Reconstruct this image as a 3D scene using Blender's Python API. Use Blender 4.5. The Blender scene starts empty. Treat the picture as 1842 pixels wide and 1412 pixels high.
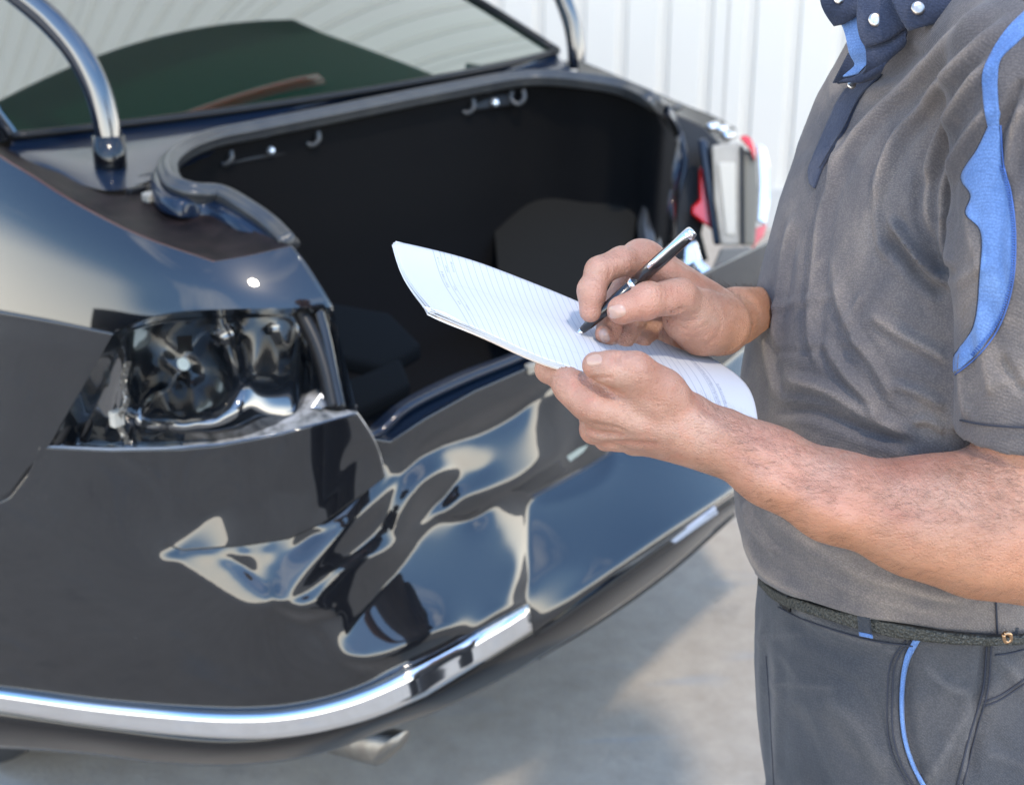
import bpy, bmesh, math, random
import numpy as np
from mathutils import Vector, Matrix
from mathutils.bvhtree import BVHTree

# ------------------------------------------------------------------ camera, world, sun, exposure
F, CX, CY, PITCH, CAMH = 2600.0, 921.0, 706.0, math.radians(22.0), 1.61
SC = bpy.context.scene
COL = SC.collection
cam_d = bpy.data.cameras.new('camera')
cam = bpy.data.objects.new('camera', cam_d); COL.objects.link(cam)
cam.location = (0, 0, CAMH)
cam.rotation_euler = (math.pi / 2 - PITCH, 0, 0)
cam_d.sensor_width = 36.0
cam_d.lens = 36.0 * F / 1842.0
cam_d.clip_start = 0.05; cam_d.clip_end = 500
cam_d.dof.use_dof = True
cam_d.dof.focus_distance = 1.19
cam_d.dof.aperture_fstop = 7.1
SC.camera = cam

SUN_EL, SUN_AZ = math.radians(58), math.radians(162)   # azimuth from +Y towards +X: behind the camera, a little to its right
world = bpy.data.worlds.new('World'); SC.world = world; world.use_nodes = True
wn, wl = world.node_tree.nodes, world.node_tree.links
bg = wn['Background']
sky = wn.new('ShaderNodeTexSky'); sky.sky_type = 'NISHITA'; sky.sun_disc = False
sky.sun_elevation = SUN_EL; sky.sun_rotation = SUN_AZ
sky.air_density = 1.35; sky.dust_density = 0.15; sky.ozone_density = 2.2
# thin white cloud drawn by direction over the sky
tc = wn.new('ShaderNodeTexCoord')
mp = wn.new('ShaderNodeMapping'); mp.inputs['Scale'].default_value = (1.0, 1.0, 2.6)
nz = wn.new('ShaderNodeTexNoise'); nz.inputs['Scale'].default_value = 1.5
nz.inputs['Detail'].default_value = 7; nz.inputs['Roughness'].default_value = 0.55
nz.inputs['Distortion'].default_value = 0.6
cr = wn.new('ShaderNodeValToRGB'); cr.color_ramp.elements[0].position = 0.55; cr.color_ramp.elements[1].position = 0.85
cr.color_ramp.elements[0].color = (0, 0, 0, 1); cr.color_ramp.elements[1].color = (.55, .55, .55, 1)
sep = wn.new('ShaderNodeSeparateXYZ')
hz = wn.new('ShaderNodeMapRange'); hz.inputs['From Min'].default_value = 0.02; hz.inputs['From Max'].default_value = 0.36
hz.inputs['To Min'].default_value = 0.85; hz.inputs['To Max'].default_value = 0.0; hz.interpolation_type = 'SMOOTHSTEP'
mx = wn.new('ShaderNodeMath'); mx.operation = 'MAXIMUM'
mix = wn.new('ShaderNodeMix'); mix.data_type = 'RGBA'
mix.inputs['B'].default_value = (21.0, 20.0, 18.2, 1)
wl.new(tc.outputs['Generated'], mp.inputs['Vector']); wl.new(mp.outputs['Vector'], nz.inputs['Vector'])
wl.new(nz.outputs['Fac'], cr.inputs['Fac']); wl.new(tc.outputs['Generated'], sep.inputs['Vector'])
hs = wn.new('ShaderNodeHueSaturation'); hs.inputs['Saturation'].default_value = 1.1; hs.inputs['Value'].default_value = 1.45
wl.new(sky.outputs['Color'], hs.inputs['Color'])
wl.new(sep.outputs['Z'], hz.inputs['Value']); wl.new(hz.outputs['Result'], mx.inputs[0]); wl.new(cr.outputs['Color'], mx.inputs[1])
wl.new(mx.outputs[0], mix.inputs['Factor']); wl.new(hs.outputs['Color'], mix.inputs['A'])
wl.new(mix.outputs['Result'], bg.inputs['Color'])
bg.inputs['Strength'].default_value = 0.15

sun_d = bpy.data.lights.new('sun', 'SUN'); sun_d.energy = 1.1; sun_d.angle = math.radians(4)
sun_d.color = (1.0, 0.88, 0.72)
sun = bpy.data.objects.new('sun', sun_d); COL.objects.link(sun)
sdir = Vector((math.sin(SUN_AZ) * math.cos(SUN_EL), math.cos(SUN_AZ) * math.cos(SUN_EL), math.sin(SUN_EL)))
sun.rotation_euler = sdir.to_track_quat('Z', 'Y').to_euler()
sun.location = (0, 0, 20)
SC.view_settings.view_transform = 'Standard'; SC.view_settings.look = 'None'
SC.view_settings.gamma = 1.0; SC.view_settings.use_curve_mapping = False
SC.view_settings.exposure = 1.1
SC.render.engine = 'CYCLES'

# ------------------------------------------------------------------ measuring helpers
CP, SP = math.cos(PITCH), math.sin(PITCH)
CAMP = np.array([0, 0, CAMH])
YAW = math.radians(50.3); CO = np.array([0.254, 2.283, 0.0])
CXV = np.array([math.cos(YAW), math.sin(YAW), 0.0]); CYV = np.array([-math.sin(YAW), math.cos(YAW), 0.0])
ZV = np.array([0, 0, 1.0])

def rays(px, py):
    px = np.asarray(px, float); py = np.asarray(py, float)
    x = (px - CX) / F; y = -(py - CY) / F
    return np.stack([x + 0 * y, CP + y * SP + 0 * x, -SP + y * CP + 0 * x], -1)

def D(px, py, d):
    """point seen at a pixel, d metres in front of the lens"""
    return CAMP + rays(px, py) * np.asarray(d, float)[..., None]

def W(px, py, x=None, y=None, z=None):
    """point seen at a pixel that lies on a plane of the car (x across, y forward, z up)"""
    r = rays(px, py)
    if z is not None: return CAMP + r * ((z - CAMH) / r[2])
    n, v = (CXV, x) if x is not None else (CYV, y)
    t = (v - (CAMP - CO) @ n) / (r @ n)
    return CAMP + r * t

def carp(x, y, z): return CO + CXV * x + CYV * y + ZV * z
def tocar(p):
    q = np.asarray(p) - CO
    return np.stack([q @ CXV, q @ CYV, q @ ZV], -1)
def proj(p):
    p = np.asarray(p, float); z = p[..., 2] - CAMH
    d = p[..., 1] * CP - z * SP; u = p[..., 1] * SP + z * CP
    return CX + F * p[..., 0] / d, CY - F * u / d, d

def spline(pts, n, closed=False):
    """Catmull-Rom through pts (any dimension), resampled evenly to n points"""
    P = np.asarray(pts, float)
    if closed: Q = np.vstack([P[-1], P, P[0], P[1]])
    else: Q = np.vstack([2 * P[0] - P[1], P, 2 * P[-1] - P[-2]])
    out = []
    for i in range(1, len(Q) - 2):
        p0, p1, p2, p3 = Q[i - 1], Q[i], Q[i + 1], Q[i + 2]
        k = [0]
        for a, b in ((p0, p1), (p1, p2), (p2, p3)): k.append(k[-1] + max(np.linalg.norm(b - a), 1e-9) ** .5)
        t = np.linspace(k[1], k[2], 24, endpoint=False)[:, None]
        A1 = (k[1] - t) / (k[1] - k[0]) * p0 + (t - k[0]) / (k[1] - k[0]) * p1
        A2 = (k[2] - t) / (k[2] - k[1]) * p1 + (t - k[1]) / (k[2] - k[1]) * p2
        A3 = (k[3] - t) / (k[3] - k[2]) * p2 + (t - k[2]) / (k[3] - k[2]) * p3
        B1 = (k[2] - t) / (k[2] - k[0]) * A1 + (t - k[0]) / (k[2] - k[0]) * A2
        B2 = (k[3] - t) / (k[3] - k[1]) * A2 + (t - k[1]) / (k[3] - k[1]) * A3
        out.append((k[2] - t) / (k[2] - k[1]) * B1 + (t - k[1]) / (k[2] - k[1]) * B2)
    out.append((P[0] if closed else P[-1])[None])
    S = np.vstack(out)
    return resample(S, n)

def resample(S, n):
    S = np.asarray(S, float)
    L = np.r_[0, np.cumsum(np.linalg.norm(np.diff(S, axis=0), axis=1))]
    t = np.linspace(0, L[-1], n)
    return np.stack([np.interp(t, L, S[:, j]) for j in range(S.shape[1])], -1)

def polyline_dist(px, py, line):
    """distance in pixels to a polyline, and the fraction along it"""
    L = np.asarray(line, float); best = np.full(px.shape, 1e9); side = np.zeros(px.shape); par = np.zeros(px.shape)
    n = len(L) - 1
    for i in range(n):
        a, b = L[i], L[i + 1]; ab = b - a; l2 = ab @ ab + 1e-9
        t = np.clip(((px - a[0]) * ab[0] + (py - a[1]) * ab[1]) / l2, 0, 1)
        dx = px - a[0] - t * ab[0]; dy = py - a[1] - t * ab[1]
        d = np.hypot(dx, dy); m = d < best
        best = np.where(m, d, best); side = np.where(m, np.sign(ab[0] * dy - ab[1] * dx), side); par = np.where(m, (i + t) / n, par)
    return best, side, par

def inpoly(px, py, poly):
    P = np.asarray(poly, float); c = np.zeros(px.shape, bool); j = len(P) - 1
    for i in range(len(P)):
        xi, yi = P[i]; xj, yj = P[j]
        if yi != yj:
            c ^= ((yi > py) != (yj > py)) & (px < (xj - xi) * (py - yi) / (yj - yi) + xi)
        j = i
    return c

def blur(A, s):
    if s <= 0: return A
    r = int(3 * s) + 1; k = np.exp(-np.arange(-r, r + 1) ** 2 / (2 * s * s)); k /= k.sum()
    B = np.pad(A, r, mode='edge')
    B = sum(k[i] * B[i:i + A.shape[0], :] for i in range(2 * r + 1))
    return sum(k[i] * B[:, i:i + A.shape[1]] for i in range(2 * r + 1))

# ------------------------------------------------------------------ object helpers
def empty(name, loc, label=None, cat=None, group=None):
    o = bpy.data.objects.new(name, None); COL.objects.link(o); o.location = [float(v) for v in loc]
    o.empty_display_size = .05
    if label: o['label'] = label; o['category'] = cat
    if group: o['group'] = group
    return o

def mesh_obj(name, V, Fc, mat, parent=None, smooth=True, kind=None, label=None, cat=None, attrs=None, uv=None):
    V = np.asarray(V, float)
    if parent is not None: V = V - parent_loc(parent)
    me = bpy.data.meshes.new(name)
    me.from_pydata(V.tolist(), [], [tuple(int(i) for i in f) for f in Fc])
    me.update()
    if smooth: me.polygons.foreach_set('use_smooth', [True] * len(me.polygons))
    if uv is not None:
        l = me.uv_layers.new(name='UVMap'); idx = np.zeros(len(me.loops), int); me.loops.foreach_get('vertex_index', idx)
        l.data.foreach_set('uv', np.asarray(uv, np.float32)[idx].ravel())
    if attrs:
        for k, a in attrs.items():
            at = me.attributes.new(k, 'FLOAT', 'POINT'); at.data.foreach_set('value', np.asarray(a, np.float32))
    if mat: me.materials.append(mat)
    o = bpy.data.objects.new(name, me); COL.objects.link(o)
    if parent is not None: o.parent = parent
    if kind: o['kind'] = kind
    if label: o['label'] = label
    if cat: o['category'] = cat
    return o

def parent_loc(p):
    l = np.array([0., 0, 0])
    while p is not None: l = l + np.array(p.location[:]); p = p.parent
    return l

def gridfaces(nu, nv, closed_u=False, closed_v=False, off=0, flip=False):
    fs = []
    for j in range(nv if closed_v else nv - 1):
        for i in range(nu if closed_u else nu - 1):
            i2 = (i + 1) % nu; j2 = (j + 1) % nv
            f = (off + j * nu + i, off + j * nu + i2, off + j2 * nu + i2, off + j2 * nu + i)
            fs.append(f[::-1] if flip else f)
    return fs

def grid_obj(name, G, mat, parent=None, thick=0.0, flip=False, **k):
    nv, nu = G.shape[:2]
    o = mesh_obj(name, G.reshape(-1, 3), gridfaces(nu, nv, flip=flip), mat, parent, **k)
    if thick:
        m = o.modifiers.new('thickness', 'SOLIDIFY'); m.thickness = thick; m.offset = -1
    return o

def tube(path, rad, n=12, prof=None, cap=True, up=(0, 0, 1)):
    """sweep a round (or given 2-D) section along a path; returns V, F"""
    P = np.asarray(path, float); m = len(P); rad = np.broadcast_to(np.asarray(rad, float), (m,))
    T = np.gradient(P, axis=0); T /= np.linalg.norm(T, axis=1)[:, None] + 1e-12
    if prof is None:
        a = np.linspace(0, 2 * np.pi, n, endpoint=False); prof = np.stack([np.cos(a), np.sin(a)], -1)
    n = len(prof); V = []
    u = np.asarray(up, float)
    s = np.cross(T[0], u); s /= np.linalg.norm(s) + 1e-12
    for i in range(m):
        s = s - T[i] * (s @ T[i]); s /= np.linalg.norm(s) + 1e-12
        b = np.cross(s, T[i])
        V.append(P[i] + rad[i] * (prof[:, :1] * s + prof[:, 1:] * b))
    V = np.vstack(V); Fc = gridfaces(n, m, closed_u=True)
    if cap: Fc += [tuple(range(n))[::-1], tuple(range((m - 1) * n, m * n))]
    return V, Fc

def join(parts):
    V, Fc, o = [], [], 0
    for v, f in parts:
        V.append(np.asarray(v, float)); Fc += [tuple(i + o for i in q) for q in f]; o += len(v)
    return np.vstack(V), Fc

def box(cx, cy, cz, sx, sy, sz, ax=None):
    a = np.eye(3) if ax is None else np.asarray(ax)
    V = np.array([[i, j, k] for i in (-.5, .5) for j in (-.5, .5) for k in (-.5, .5)]) * [sx, sy, sz]
    V = V @ a + [cx, cy, cz]
    return V, [(0, 1, 3, 2), (4, 6, 7, 5), (0, 4, 5, 1), (2, 3, 7, 6), (0, 2, 6, 4), (1, 5, 7, 3)]

def prism(front, back):
    """solid between two outlines with the same number of points"""
    n = len(front); V = np.vstack([front, back])
    return V, [tuple(range(n)), tuple(range(n, 2 * n))[::-1]] + [(i, i + n, (i + 1) % n + n, (i + 1) % n) for i in range(n)]

def bevel(o, w, s=2):
    m = o.modifiers.new('bevel', 'BEVEL'); m.width = w; m.segments = s; m.limit_method = 'ANGLE'; m.angle_limit = .6
    return o

# ------------------------------------------------------------------ materials
def mat(name, col=(.5, .5, .5), rough=.5, metal=0., coat=0., ior=1.5, **kw):
    m = bpy.data.materials.new(name); m.use_nodes = True
    b = m.node_tree.nodes['Principled BSDF']
    b.inputs['Base Color'].default_value = (*col, 1); b.inputs['Roughness'].default_value = rough
    b.inputs['Metallic'].default_value = metal; b.inputs['IOR'].default_value = ior
    b.inputs['Coat Weight'].default_value = coat; b.inputs['Coat Roughness'].default_value = .015
    for k, v in kw.items(): b.inputs[k.replace('_', ' ')].default_value = v
    return m

class N:
    """short hand for building node networks"""
    def __init__(s, m): s.m = m; s.t = m.node_tree; s.n = s.t.nodes; s.l = s.t.links; s.b = s.n['Principled BSDF']; s._tc = None
    def put(s, inp, v):
        if hasattr(v, 'node'): s.l.new(v, inp)
        elif isinstance(v, tuple) and len(v) == 3 and inp.type == 'RGBA': inp.default_value = (*v, 1)
        else: inp.default_value = v
    def co(s, kind='Object'):
        if not s._tc: s._tc = s.n.new('ShaderNodeTexCoord')
        return s._tc.outputs[kind]
    def noise(s, scale, detail=4, rough=.5, vec=None, dist=0, stretch=None):
        x = s.n.new('ShaderNodeTexNoise'); x.inputs['Scale'].default_value = scale; x.inputs['Detail'].default_value = detail
        x.inputs['Roughness'].default_value = rough; x.inputs['Distortion'].default_value = dist
        v = vec or s.co()
        if stretch:
            mm = s.n.new('ShaderNodeMapping'); mm.inputs['Scale'].default_value = stretch; s.l.new(v, mm.inputs['Vector']); v = mm.outputs['Vector']
        s.l.new(v, x.inputs['Vector']); return x.outputs['Fac']
    def vor(s, scale, feat='F1', out='Distance', vec=None):
        x = s.n.new('ShaderNodeTexVoronoi'); x.feature = feat; x.inputs['Scale'].default_value = scale
        s.l.new(vec or s.co(), x.inputs['Vector']); return x.outputs[out]
    def ramp(s, fac, stops):
        x = s.n.new('ShaderNodeValToRGB'); e = x.color_ramp.elements
        while len(e) < len(stops): e.new(.5)
        for i, (p, c) in enumerate(stops):
            e[i].position = p; e[i].color = (*c, 1) if isinstance(c, tuple) else (c, c, c, 1)
        s.put(x.inputs['Fac'], fac); return x.outputs['Color']
    def mix(s, f, a, b, mode='MIX'):
        x = s.n.new('ShaderNodeMix'); x.data_type = 'RGBA'; x.blend_type = mode
        s.put(x.inputs['Factor'], f); s.put(x.inputs[6], a); s.put(x.inputs[7], b); return x.outputs[2]
    def math(s, op, a, b=0.):
        x = s.n.new('ShaderNodeMath'); x.operation = op; s.put(x.inputs[0], a); s.put(x.inputs[1], b); return x.outputs[0]
    def bump(s, h, strength, dist, nrm=None):
        x = s.n.new('ShaderNodeBump'); x.inputs['Strength'].default_value = strength; x.inputs['Distance'].default_value = dist
        s.l.new(h, x.inputs['Height'])
        if nrm: s.l.new(nrm, x.inputs['Normal'])
        return x.outputs['Normal']
    def attr(s, name):
        x = s.n.new('ShaderNodeAttribute'); x.attribute_name = name; return x.outputs['Fac']
    def set(s, k, v): s.put(s.b.inputs[k], v)

# paint: near-black clear-coated blue metallic with a little settled dust
M_PAINT = mat('black_car_paint', (.0035, .0042, .006), .28, 0., coat=1.0, ior=1.5, Coat_IOR=1.7, Specular_IOR_Level=.1)
q = N(M_PAINT)
d1 = q.noise(420, 2, .6); d2 = q.noise(3.0, 4, .6)
dust = q.math('MULTIPLY', q.ramp(d1, [(.66, 0.), (.80, 1.)]), q.ramp(d2, [(.35, .1), (.7, .6)]))
q.set('Base Color', q.mix(dust, (.0035, .0042, .006), (.09, .085, .08)))
q.set('Coat Roughness', q.ramp(q.noise(6, 5, .6), [(.3, .012), (.8, .045)]))
M_PAINT_IN = mat('dark_blue_body_paint', (.005, .011, .025), .3, .0, coat=.6, Coat_IOR=1.5, Specular_IOR_Level=.15)
M_BLACKPL = mat('black_trim_plastic', (.010, .010, .011), .38, Specular_IOR_Level=.3)
M_GLOSSBLK = mat('gloss_black_plastic', (.004, .004, .005), .3, 0, coat=1., Coat_IOR=1.5, Specular_IOR_Level=.1)
M_BOWL = mat('lamp_bowl_plastic', (.006, .008, .011), .10, 0, coat=1., Coat_IOR=2.3)
q = N(M_BOWL); q.set('Coat Normal', q.bump(q.noise(7, 1, .4, dist=.6), .10, .02)); q.set('Roughness', .2)
M_CHROME = mat('chrome_trim', (.78, .79, .80), .06, 1.)
M_STEEL = mat('brushed_exhaust_steel', (.40, .38, .35), .42, 1.)
q = N(M_STEEL); q.set('Base Color', q.ramp(q.noise(30, 5), [(.3, (.28, .26, .23)), (.7, (.45, .43, .40))]))
M_RUBBER = mat('seal_rubber', (.028, .029, .031), .30, Coat_Roughness=.3)
q = N(M_RUBBER); q.set('Base Color', q.ramp(q.noise(25, 5, .6), [(.3, (.030, .032, .036)), (.8, (.055, .055, .052))]))
M_CARPET = mat('trunk_carpet', (.0065, .0065, .007), .95)
q = N(M_CARPET); q.set('Normal', q.bump(q.noise(500, 3), .6, .002)); q.set('Specular IOR Level', .1)
M_CARPET2 = mat('trunk_side_felt', (.017, .016, .014), .95); N(M_CARPET2).set('Specular IOR Level', .1)
M_TORN = mat('scraped_grey_plastic', (.16, .15, .14), .6)
q = N(M_TORN); q.set('Base Color', q.ramp(q.noise(38, 6, .65), [(.33, (.06, .06, .055)), (.47, (.24, .225, .20)), (.64, (.50, .47, .43))])); q.set('Normal', q.bump(q.noise(45, 6, .6), .8, .006))
M_LID = mat('satin_lid_skin', (.006, .008, .008), .5, Specular_IOR_Level=.2)
M_GLASS = mat('tinted_rear_glass', (.004, .016, .011), .02, 0, coat=1., Coat_IOR=2.9, Coat_Tint=(.80, 1., .90, 1))
q = N(M_GLASS)
sp = q.math('MULTIPLY', q.ramp(q.noise(260, 2, .6), [(.70, 0.), (.80, 1.)]), .5)
q.set('Base Color', q.mix(sp, (.004, .018, .012), (.10, .13, .12)))
q.set('Coat Roughness', .012)
M_RED = mat('red_lamp_lens', (.55, .004, .006), .12, 0, coat=1.)
M_CLEAR = mat('silvered_clear_lens', (.75, .77, .80), .12, .75, coat=1.)
M_PUTTY = mat('taupe_inner_panel', (.30, .27, .22), .45)
q = N(M_PUTTY); q.set('Base Color', q.ramp(q.noise(9, 4), [(.3, (.22, .20, .165)), (.7, (.40, .36, .30))]))
M_OLIVE = mat('dark_taupe_panel', (.13, .12, .095), .5)
M_FOIL = mat('crumpled_foil', (.42, .40, .37), .35, .8)
# ------------------------------------------------------------------ ground and wall
M_GROUND = mat('concrete_yard', (.40, .39, .37), .85)
q = N(M_GROUND)
g1 = q.noise(.9, 6, .6); g2 = q.noise(14, 6, .7); g3 = q.noise(220, 3, .7)
c = q.ramp(g1, [(.3, (.32, .265, .205)), (.5, (.40, .335, .265)), (.72, (.47, .405, .325))])
c = q.mix(.35, c, q.ramp(g2, [(.3, (.24, .20, .155)), (.7, (.50, .44, .36))]))
c = q.mix(q.math('MULTIPLY', q.ramp(g3, [(.55, 0.), (.7, 1.)]), .35), c, (.22, .21, .20))
st = q.ramp(q.noise(3.4, 3, .5, stretch=(.5, 2.6, 1), dist=.8), [(.60, 0.), (.70, 1.)])
c = q.mix(q.math('MULTIPLY', st, .35), c, (.27, .30, .33))
c = q.mix(q.math('MULTIPLY', q.ramp(q.noise(5.2, 4, .6), [(.62, 0.), (.72, 1.)]), .45), c, (.17, .15, .13))
q.set('Base Color', c); q.set('Normal', q.bump(q.noise(90, 6, .7), .5, .004))
gn = 60; gx = np.r_[np.linspace(-60, -6, 8), np.linspace(-5, 5, 24), np.linspace(6, 60, 8)]
gy = np.r_[np.linspace(-60, -3, 8), np.linspace(-2, 9, 26), np.linspace(10, 60, 8)]
GX, GY = np.meshgrid(gx, gy)
GZ = .004 * np.sin(GX * 1.3 + .4) * np.cos(GY * 1.7) - .003
grid_obj('ground', np.stack([GX, GY, GZ], -1), M_GROUND, kind='structure')

M_WALL = mat('white_ribbed_cladding', (.80, .80, .77), .55)
q = N(M_WALL)
q.set('Base Color', q.mix(q.ramp(q.noise(1.1, 5, .6, stretch=(1, 1, .25)), [(.35, 0.), (.75, .5)]), (.63, .60, .54), (.55, .525, .47)))
M_WALLBASE = mat('concrete_plinth', (.52, .51, .48), .8)
def ribbed_wall(name, A, B, height, pitch, label, cat='wall'):
    """cladding from ground point A to B, split in the sheets it is made of; ribs stand proud towards the side on the left of A->B turned right"""
    A = np.array([*A, 0.]); B = np.array([*B, 0.]); L = np.linalg.norm(B - A); t = (B - A) / L; nn = np.array([t[1], -t[0], 0])
    root = empty(name, A, label, cat)
    sheet = pitch * 6; k = int(L / sheet)
    prof = [(0, 0), (.36, 0), (.42, .022), (.50, .022), (.56, 0), (.60, 0), (.60, -.004)]
    pts = []
    for r in range(6):
        for a, b in ((0, 0), (.36, 0), (.42, -.016), (.60, -.016), (.66, 0)): pts.append(((r + a) * pitch, b))
    pts.append((sheet - .004, 0)); pts.append((sheet - .004, -.01))
    V = []
    for z in (.14, height):
        for a, b in pts: V.append(t * a + nn * b + ZV * z)
    n = len(pts); Fc = [(i, i + 1, n + i + 1, n + i) for i in range(n - 1)]
    me = bpy.data.meshes.new('cladding_sheet'); me.from_pydata([tuple(v) for v in V], [], Fc); me.materials.append(M_WALL)
    for i in range(k):
        o = bpy.data.objects.new('cladding_sheet', me); COL.objects.link(o); o.parent = root
        o.location = tuple(t * sheet * i + nn * (.0015 * (i % 3)))
    c0 = A + t * (k * sheet / 2) - nn * .09
    v, f = box(c0[0], c0[1], .075, k * sheet, .22, .17, [t, nn, ZV]); mesh_obj('plinth', v, f, M_WALLBASE, root, smooth=False)
    v, f = box(c0[0], c0[1], height / 2, k * sheet, .12, height - .02, [t, nn, ZV]); mesh_obj('wall_core', v, f, M_WALLBASE, root, smooth=False)
    v, f = box(c0[0], c0[1], height + .05, k * sheet, .3, .1, [t, nn, ZV]); mesh_obj('coping', v, f, M_WALL, root, smooth=False)
    return root
wd = np.array([math.cos(math.radians(-13)), math.sin(math.radians(-13))])
wp = np.array([1.4, 5.75])
ribbed_wall('ribbed_wall', wp - wd * 15, wp + wd * 1.55, 8.5, .172, 'tall white ribbed metal wall behind the car')

# ------------------------------------------------------------------ car body surfaces
CARO = carp(0, 2.2, 0)
CAR = empty('damaged_car', CARO, 'black saloon car with open trunk, crumpled rear bumper and missing tail lamp', 'car')

class Relief:
    """a surface found from how steeply it faces: every region is given the tilt of its metal and the depth is integrated from that"""
    def __init__(s, x0, x1, y0, y1, step):
        s.x = np.arange(x0, x1 + 1, step, dtype=float); s.y = np.arange(y0, y1 + 1, step, dtype=float); s.h = step
        s.X, s.Y = np.meshgrid(s.x, s.y); s.el = np.zeros(s.X.shape); s.az = np.zeros(s.X.shape)
    def paint(s, poly, el, az=None, b=0, smooth=True):
        p = spline(poly, 80, True) if smooth else poly
        m = inpoly(s.X, s.Y, p).astype(float)
        if b: m = blur(m, b / s.h)
        s.el = s.el * (1 - m) + el * m
        if az is not None: s.az = s.az * (1 - m) + (s.az + az) * m
    def line(s, pts, w, el, az=0):
        d, sd, par = polyline_dist(s.X, s.Y, spline(pts, 60)); m = np.exp(-(d / w) ** 2)
        s.el = s.el * (1 - m) + el * m; s.az = s.az + az * sd * m
    def solve(s, anchors, final_blur=0, lam=2e-5, iters=2500, tie=()):
        el, az = np.radians(blur(s.el, final_blur / s.h)), np.radians(blur(s.az, final_blur / s.h))
        n = np.stack([np.sin(az) * np.cos(el), -np.cos(az) * np.cos(el), np.sin(el)], -1)
        r = rays(s.X, s.Y)
        rn = np.minimum((r * n).sum(-1), -.16)
        rx = np.array([1 / F, 0, 0]); ry = np.array([0, -SP / F, -CP / F])
        gx = -(n @ rx) / rn * s.h; gy = -(n @ ry) / rn * s.h
        gx = (gx[:, 1:] + gx[:, :-1]) / 2; gy = (gy[1:] + gy[:-1]) / 2
        # smooth base surface through the measured anchor points
        A = np.array([[a[0], a[1]] for a in anchors], float); v = np.log(np.array([a[2] for a in anchors]))
        def phi(d): return np.where(d > 0, d * d * np.log(d + 1e-12), 0)
        K = phi(np.linalg.norm(A[:, None] - A[None], axis=-1) / 300); n_ = len(A)
        Q = np.c_[np.ones(n_), A / 300]; M = np.block([[K + .02 * np.eye(n_), Q], [Q.T, np.zeros((3, 3))]])
        c = np.linalg.solve(M, np.r_[v, 0, 0, 0])
        B = c[n_] + c[n_ + 1] * s.X / 300 + c[n_ + 2] * s.Y / 300
        for i in range(n_): B += c[i] * phi(np.hypot(s.X - A[i, 0], s.Y - A[i, 1]) / 300)
        wl_ = np.full(s.X.shape, lam)
        for a, b, d in tie:
            i, j = int(round((a - s.x[0]) / s.h)), int(round((b - s.y[0]) / s.h)); wl_[j, i] = 5e-5; B[j, i] = math.log(d)
        def op(L):
            o = wl_ * L
            dx = L[:, 1:] - L[:, :-1]; dy = L[1:] - L[:-1]
            o[:, 1:] += dx; o[:, :-1] -= dx; o[1:] += dy; o[:-1] -= dy
            return o
        rhs = wl_ * B; rhs[:, 1:] += gx; rhs[:, :-1] -= gx; rhs[1:] += gy; rhs[:-1] -= gy
        L = B.copy(); R = rhs - op(L); p = R.copy(); rs = (R * R).sum()
        for _ in range(iters):
            Ap = op(p); a = rs / (p * Ap).sum(); L += a * p; R -= a * Ap; r2 = (R * R).sum()
            if r2 < 1e-13: break
            p = R + r2 / rs * p; rs = r2
        s.D = np.exp(L); return s
    def depth(s, px, py):
        fx = np.clip((np.asarray(px, float) - s.x[0]) / s.h, 0, len(s.x) - 1.001); fy = np.clip((np.asarray(py, float) - s.y[0]) / s.h, 0, len(s.y) - 1.001)
        i = fx.astype(int); j = fy.astype(int); a = fx - i; b = fy - j; d = s.D
        return d[j, i] * (1 - a) * (1 - b) + d[j, i + 1] * a * (1 - b) + d[j + 1, i] * (1 - a) * b + d[j + 1, i + 1] * a * b
    def pt(s, px, py, off=0): return D(px, py, s.depth(px, py) + off)

def dep(p): return proj(p)[2]
def patch_px(top, bot, nu, nv, lin=True):
    """pixel grid between two outlines"""
    T = spline(top, nu) if len(top) > 2 else resample(top, nu); Bt = spline(bot, nu) if len(bot) > 2 else resample(bot, nu)
    v = np.linspace(0, 1, nv)[:, None, None]
    return T[None] * (1 - v) + Bt[None] * v

# --- lower body: side, torn corner, crumpled bumper cover
R = Relief(-220, 1460, 400, 1460, 4)
R.az = np.interp(R.X, [-220, 0, 300, 430, 560, 650, 760, 940, 1200, 1460], [-22, -12, -3, 6, 22, 36, 45, 48, 54, 60])
top_ = np.clip((760 - R.Y) / 160, 0, 1) * np.clip((330 - R.X) / 120, 0, 1); R.az = R.az * (1 - top_) + top_ * np.interp(R.X, [-240, 0, 215, 330], [-38, -32, -22, -6])
R.el = np.interp(R.Y, [560, 700, 1000, 1240, 1330], [3, 1, -3, -7, -12])
R.paint([(-60, 570), (0, 565), (110, 583), (225, 603), (205, 640), (100, 620), (-60, 600)], 7, b=6)
# tilts shaped for cream reflections and dark leg reflections on the torn corner panel
R.paint([(190, 812), (232, 824), (285, 866), (318, 922), (326, 985), (314, 985), (298, 925), (268, 870), (215, 828)], 12, az=-3, b=4)
R.paint([(296, 1002), (340, 968), (378, 925), (430, 893), (485, 888), (520, 890), (535, 945), (505, 988), (455, 996), (400, 1003)], 30, b=4)
R.paint([(375, 935), (430, 908), (430, 960), (395, 990), (360, 990)], 46, b=5)
R.paint([(432, 860), (480, 830), (488, 920), (482, 985), (440, 988), (428, 930)], -6, b=2)
R.paint([(326, 1004), (400, 1002), (458, 1040), (497, 1088), (440, 1087), (385, 1054)], 20, b=3)
R.paint([(392, 1004), (425, 1004), (472, 1048), (486, 1078), (440, 1050)], 44, b=3)
R.paint([(428, 1004), (482, 990), (496, 1072), (468, 1040)], -6, b=2)
# navy facet right of the torn edge
R.paint([(650, 812), (690, 858), (660, 892), (585, 950), (566, 940), (600, 880), (625, 835)], 52, b=2)
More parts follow.
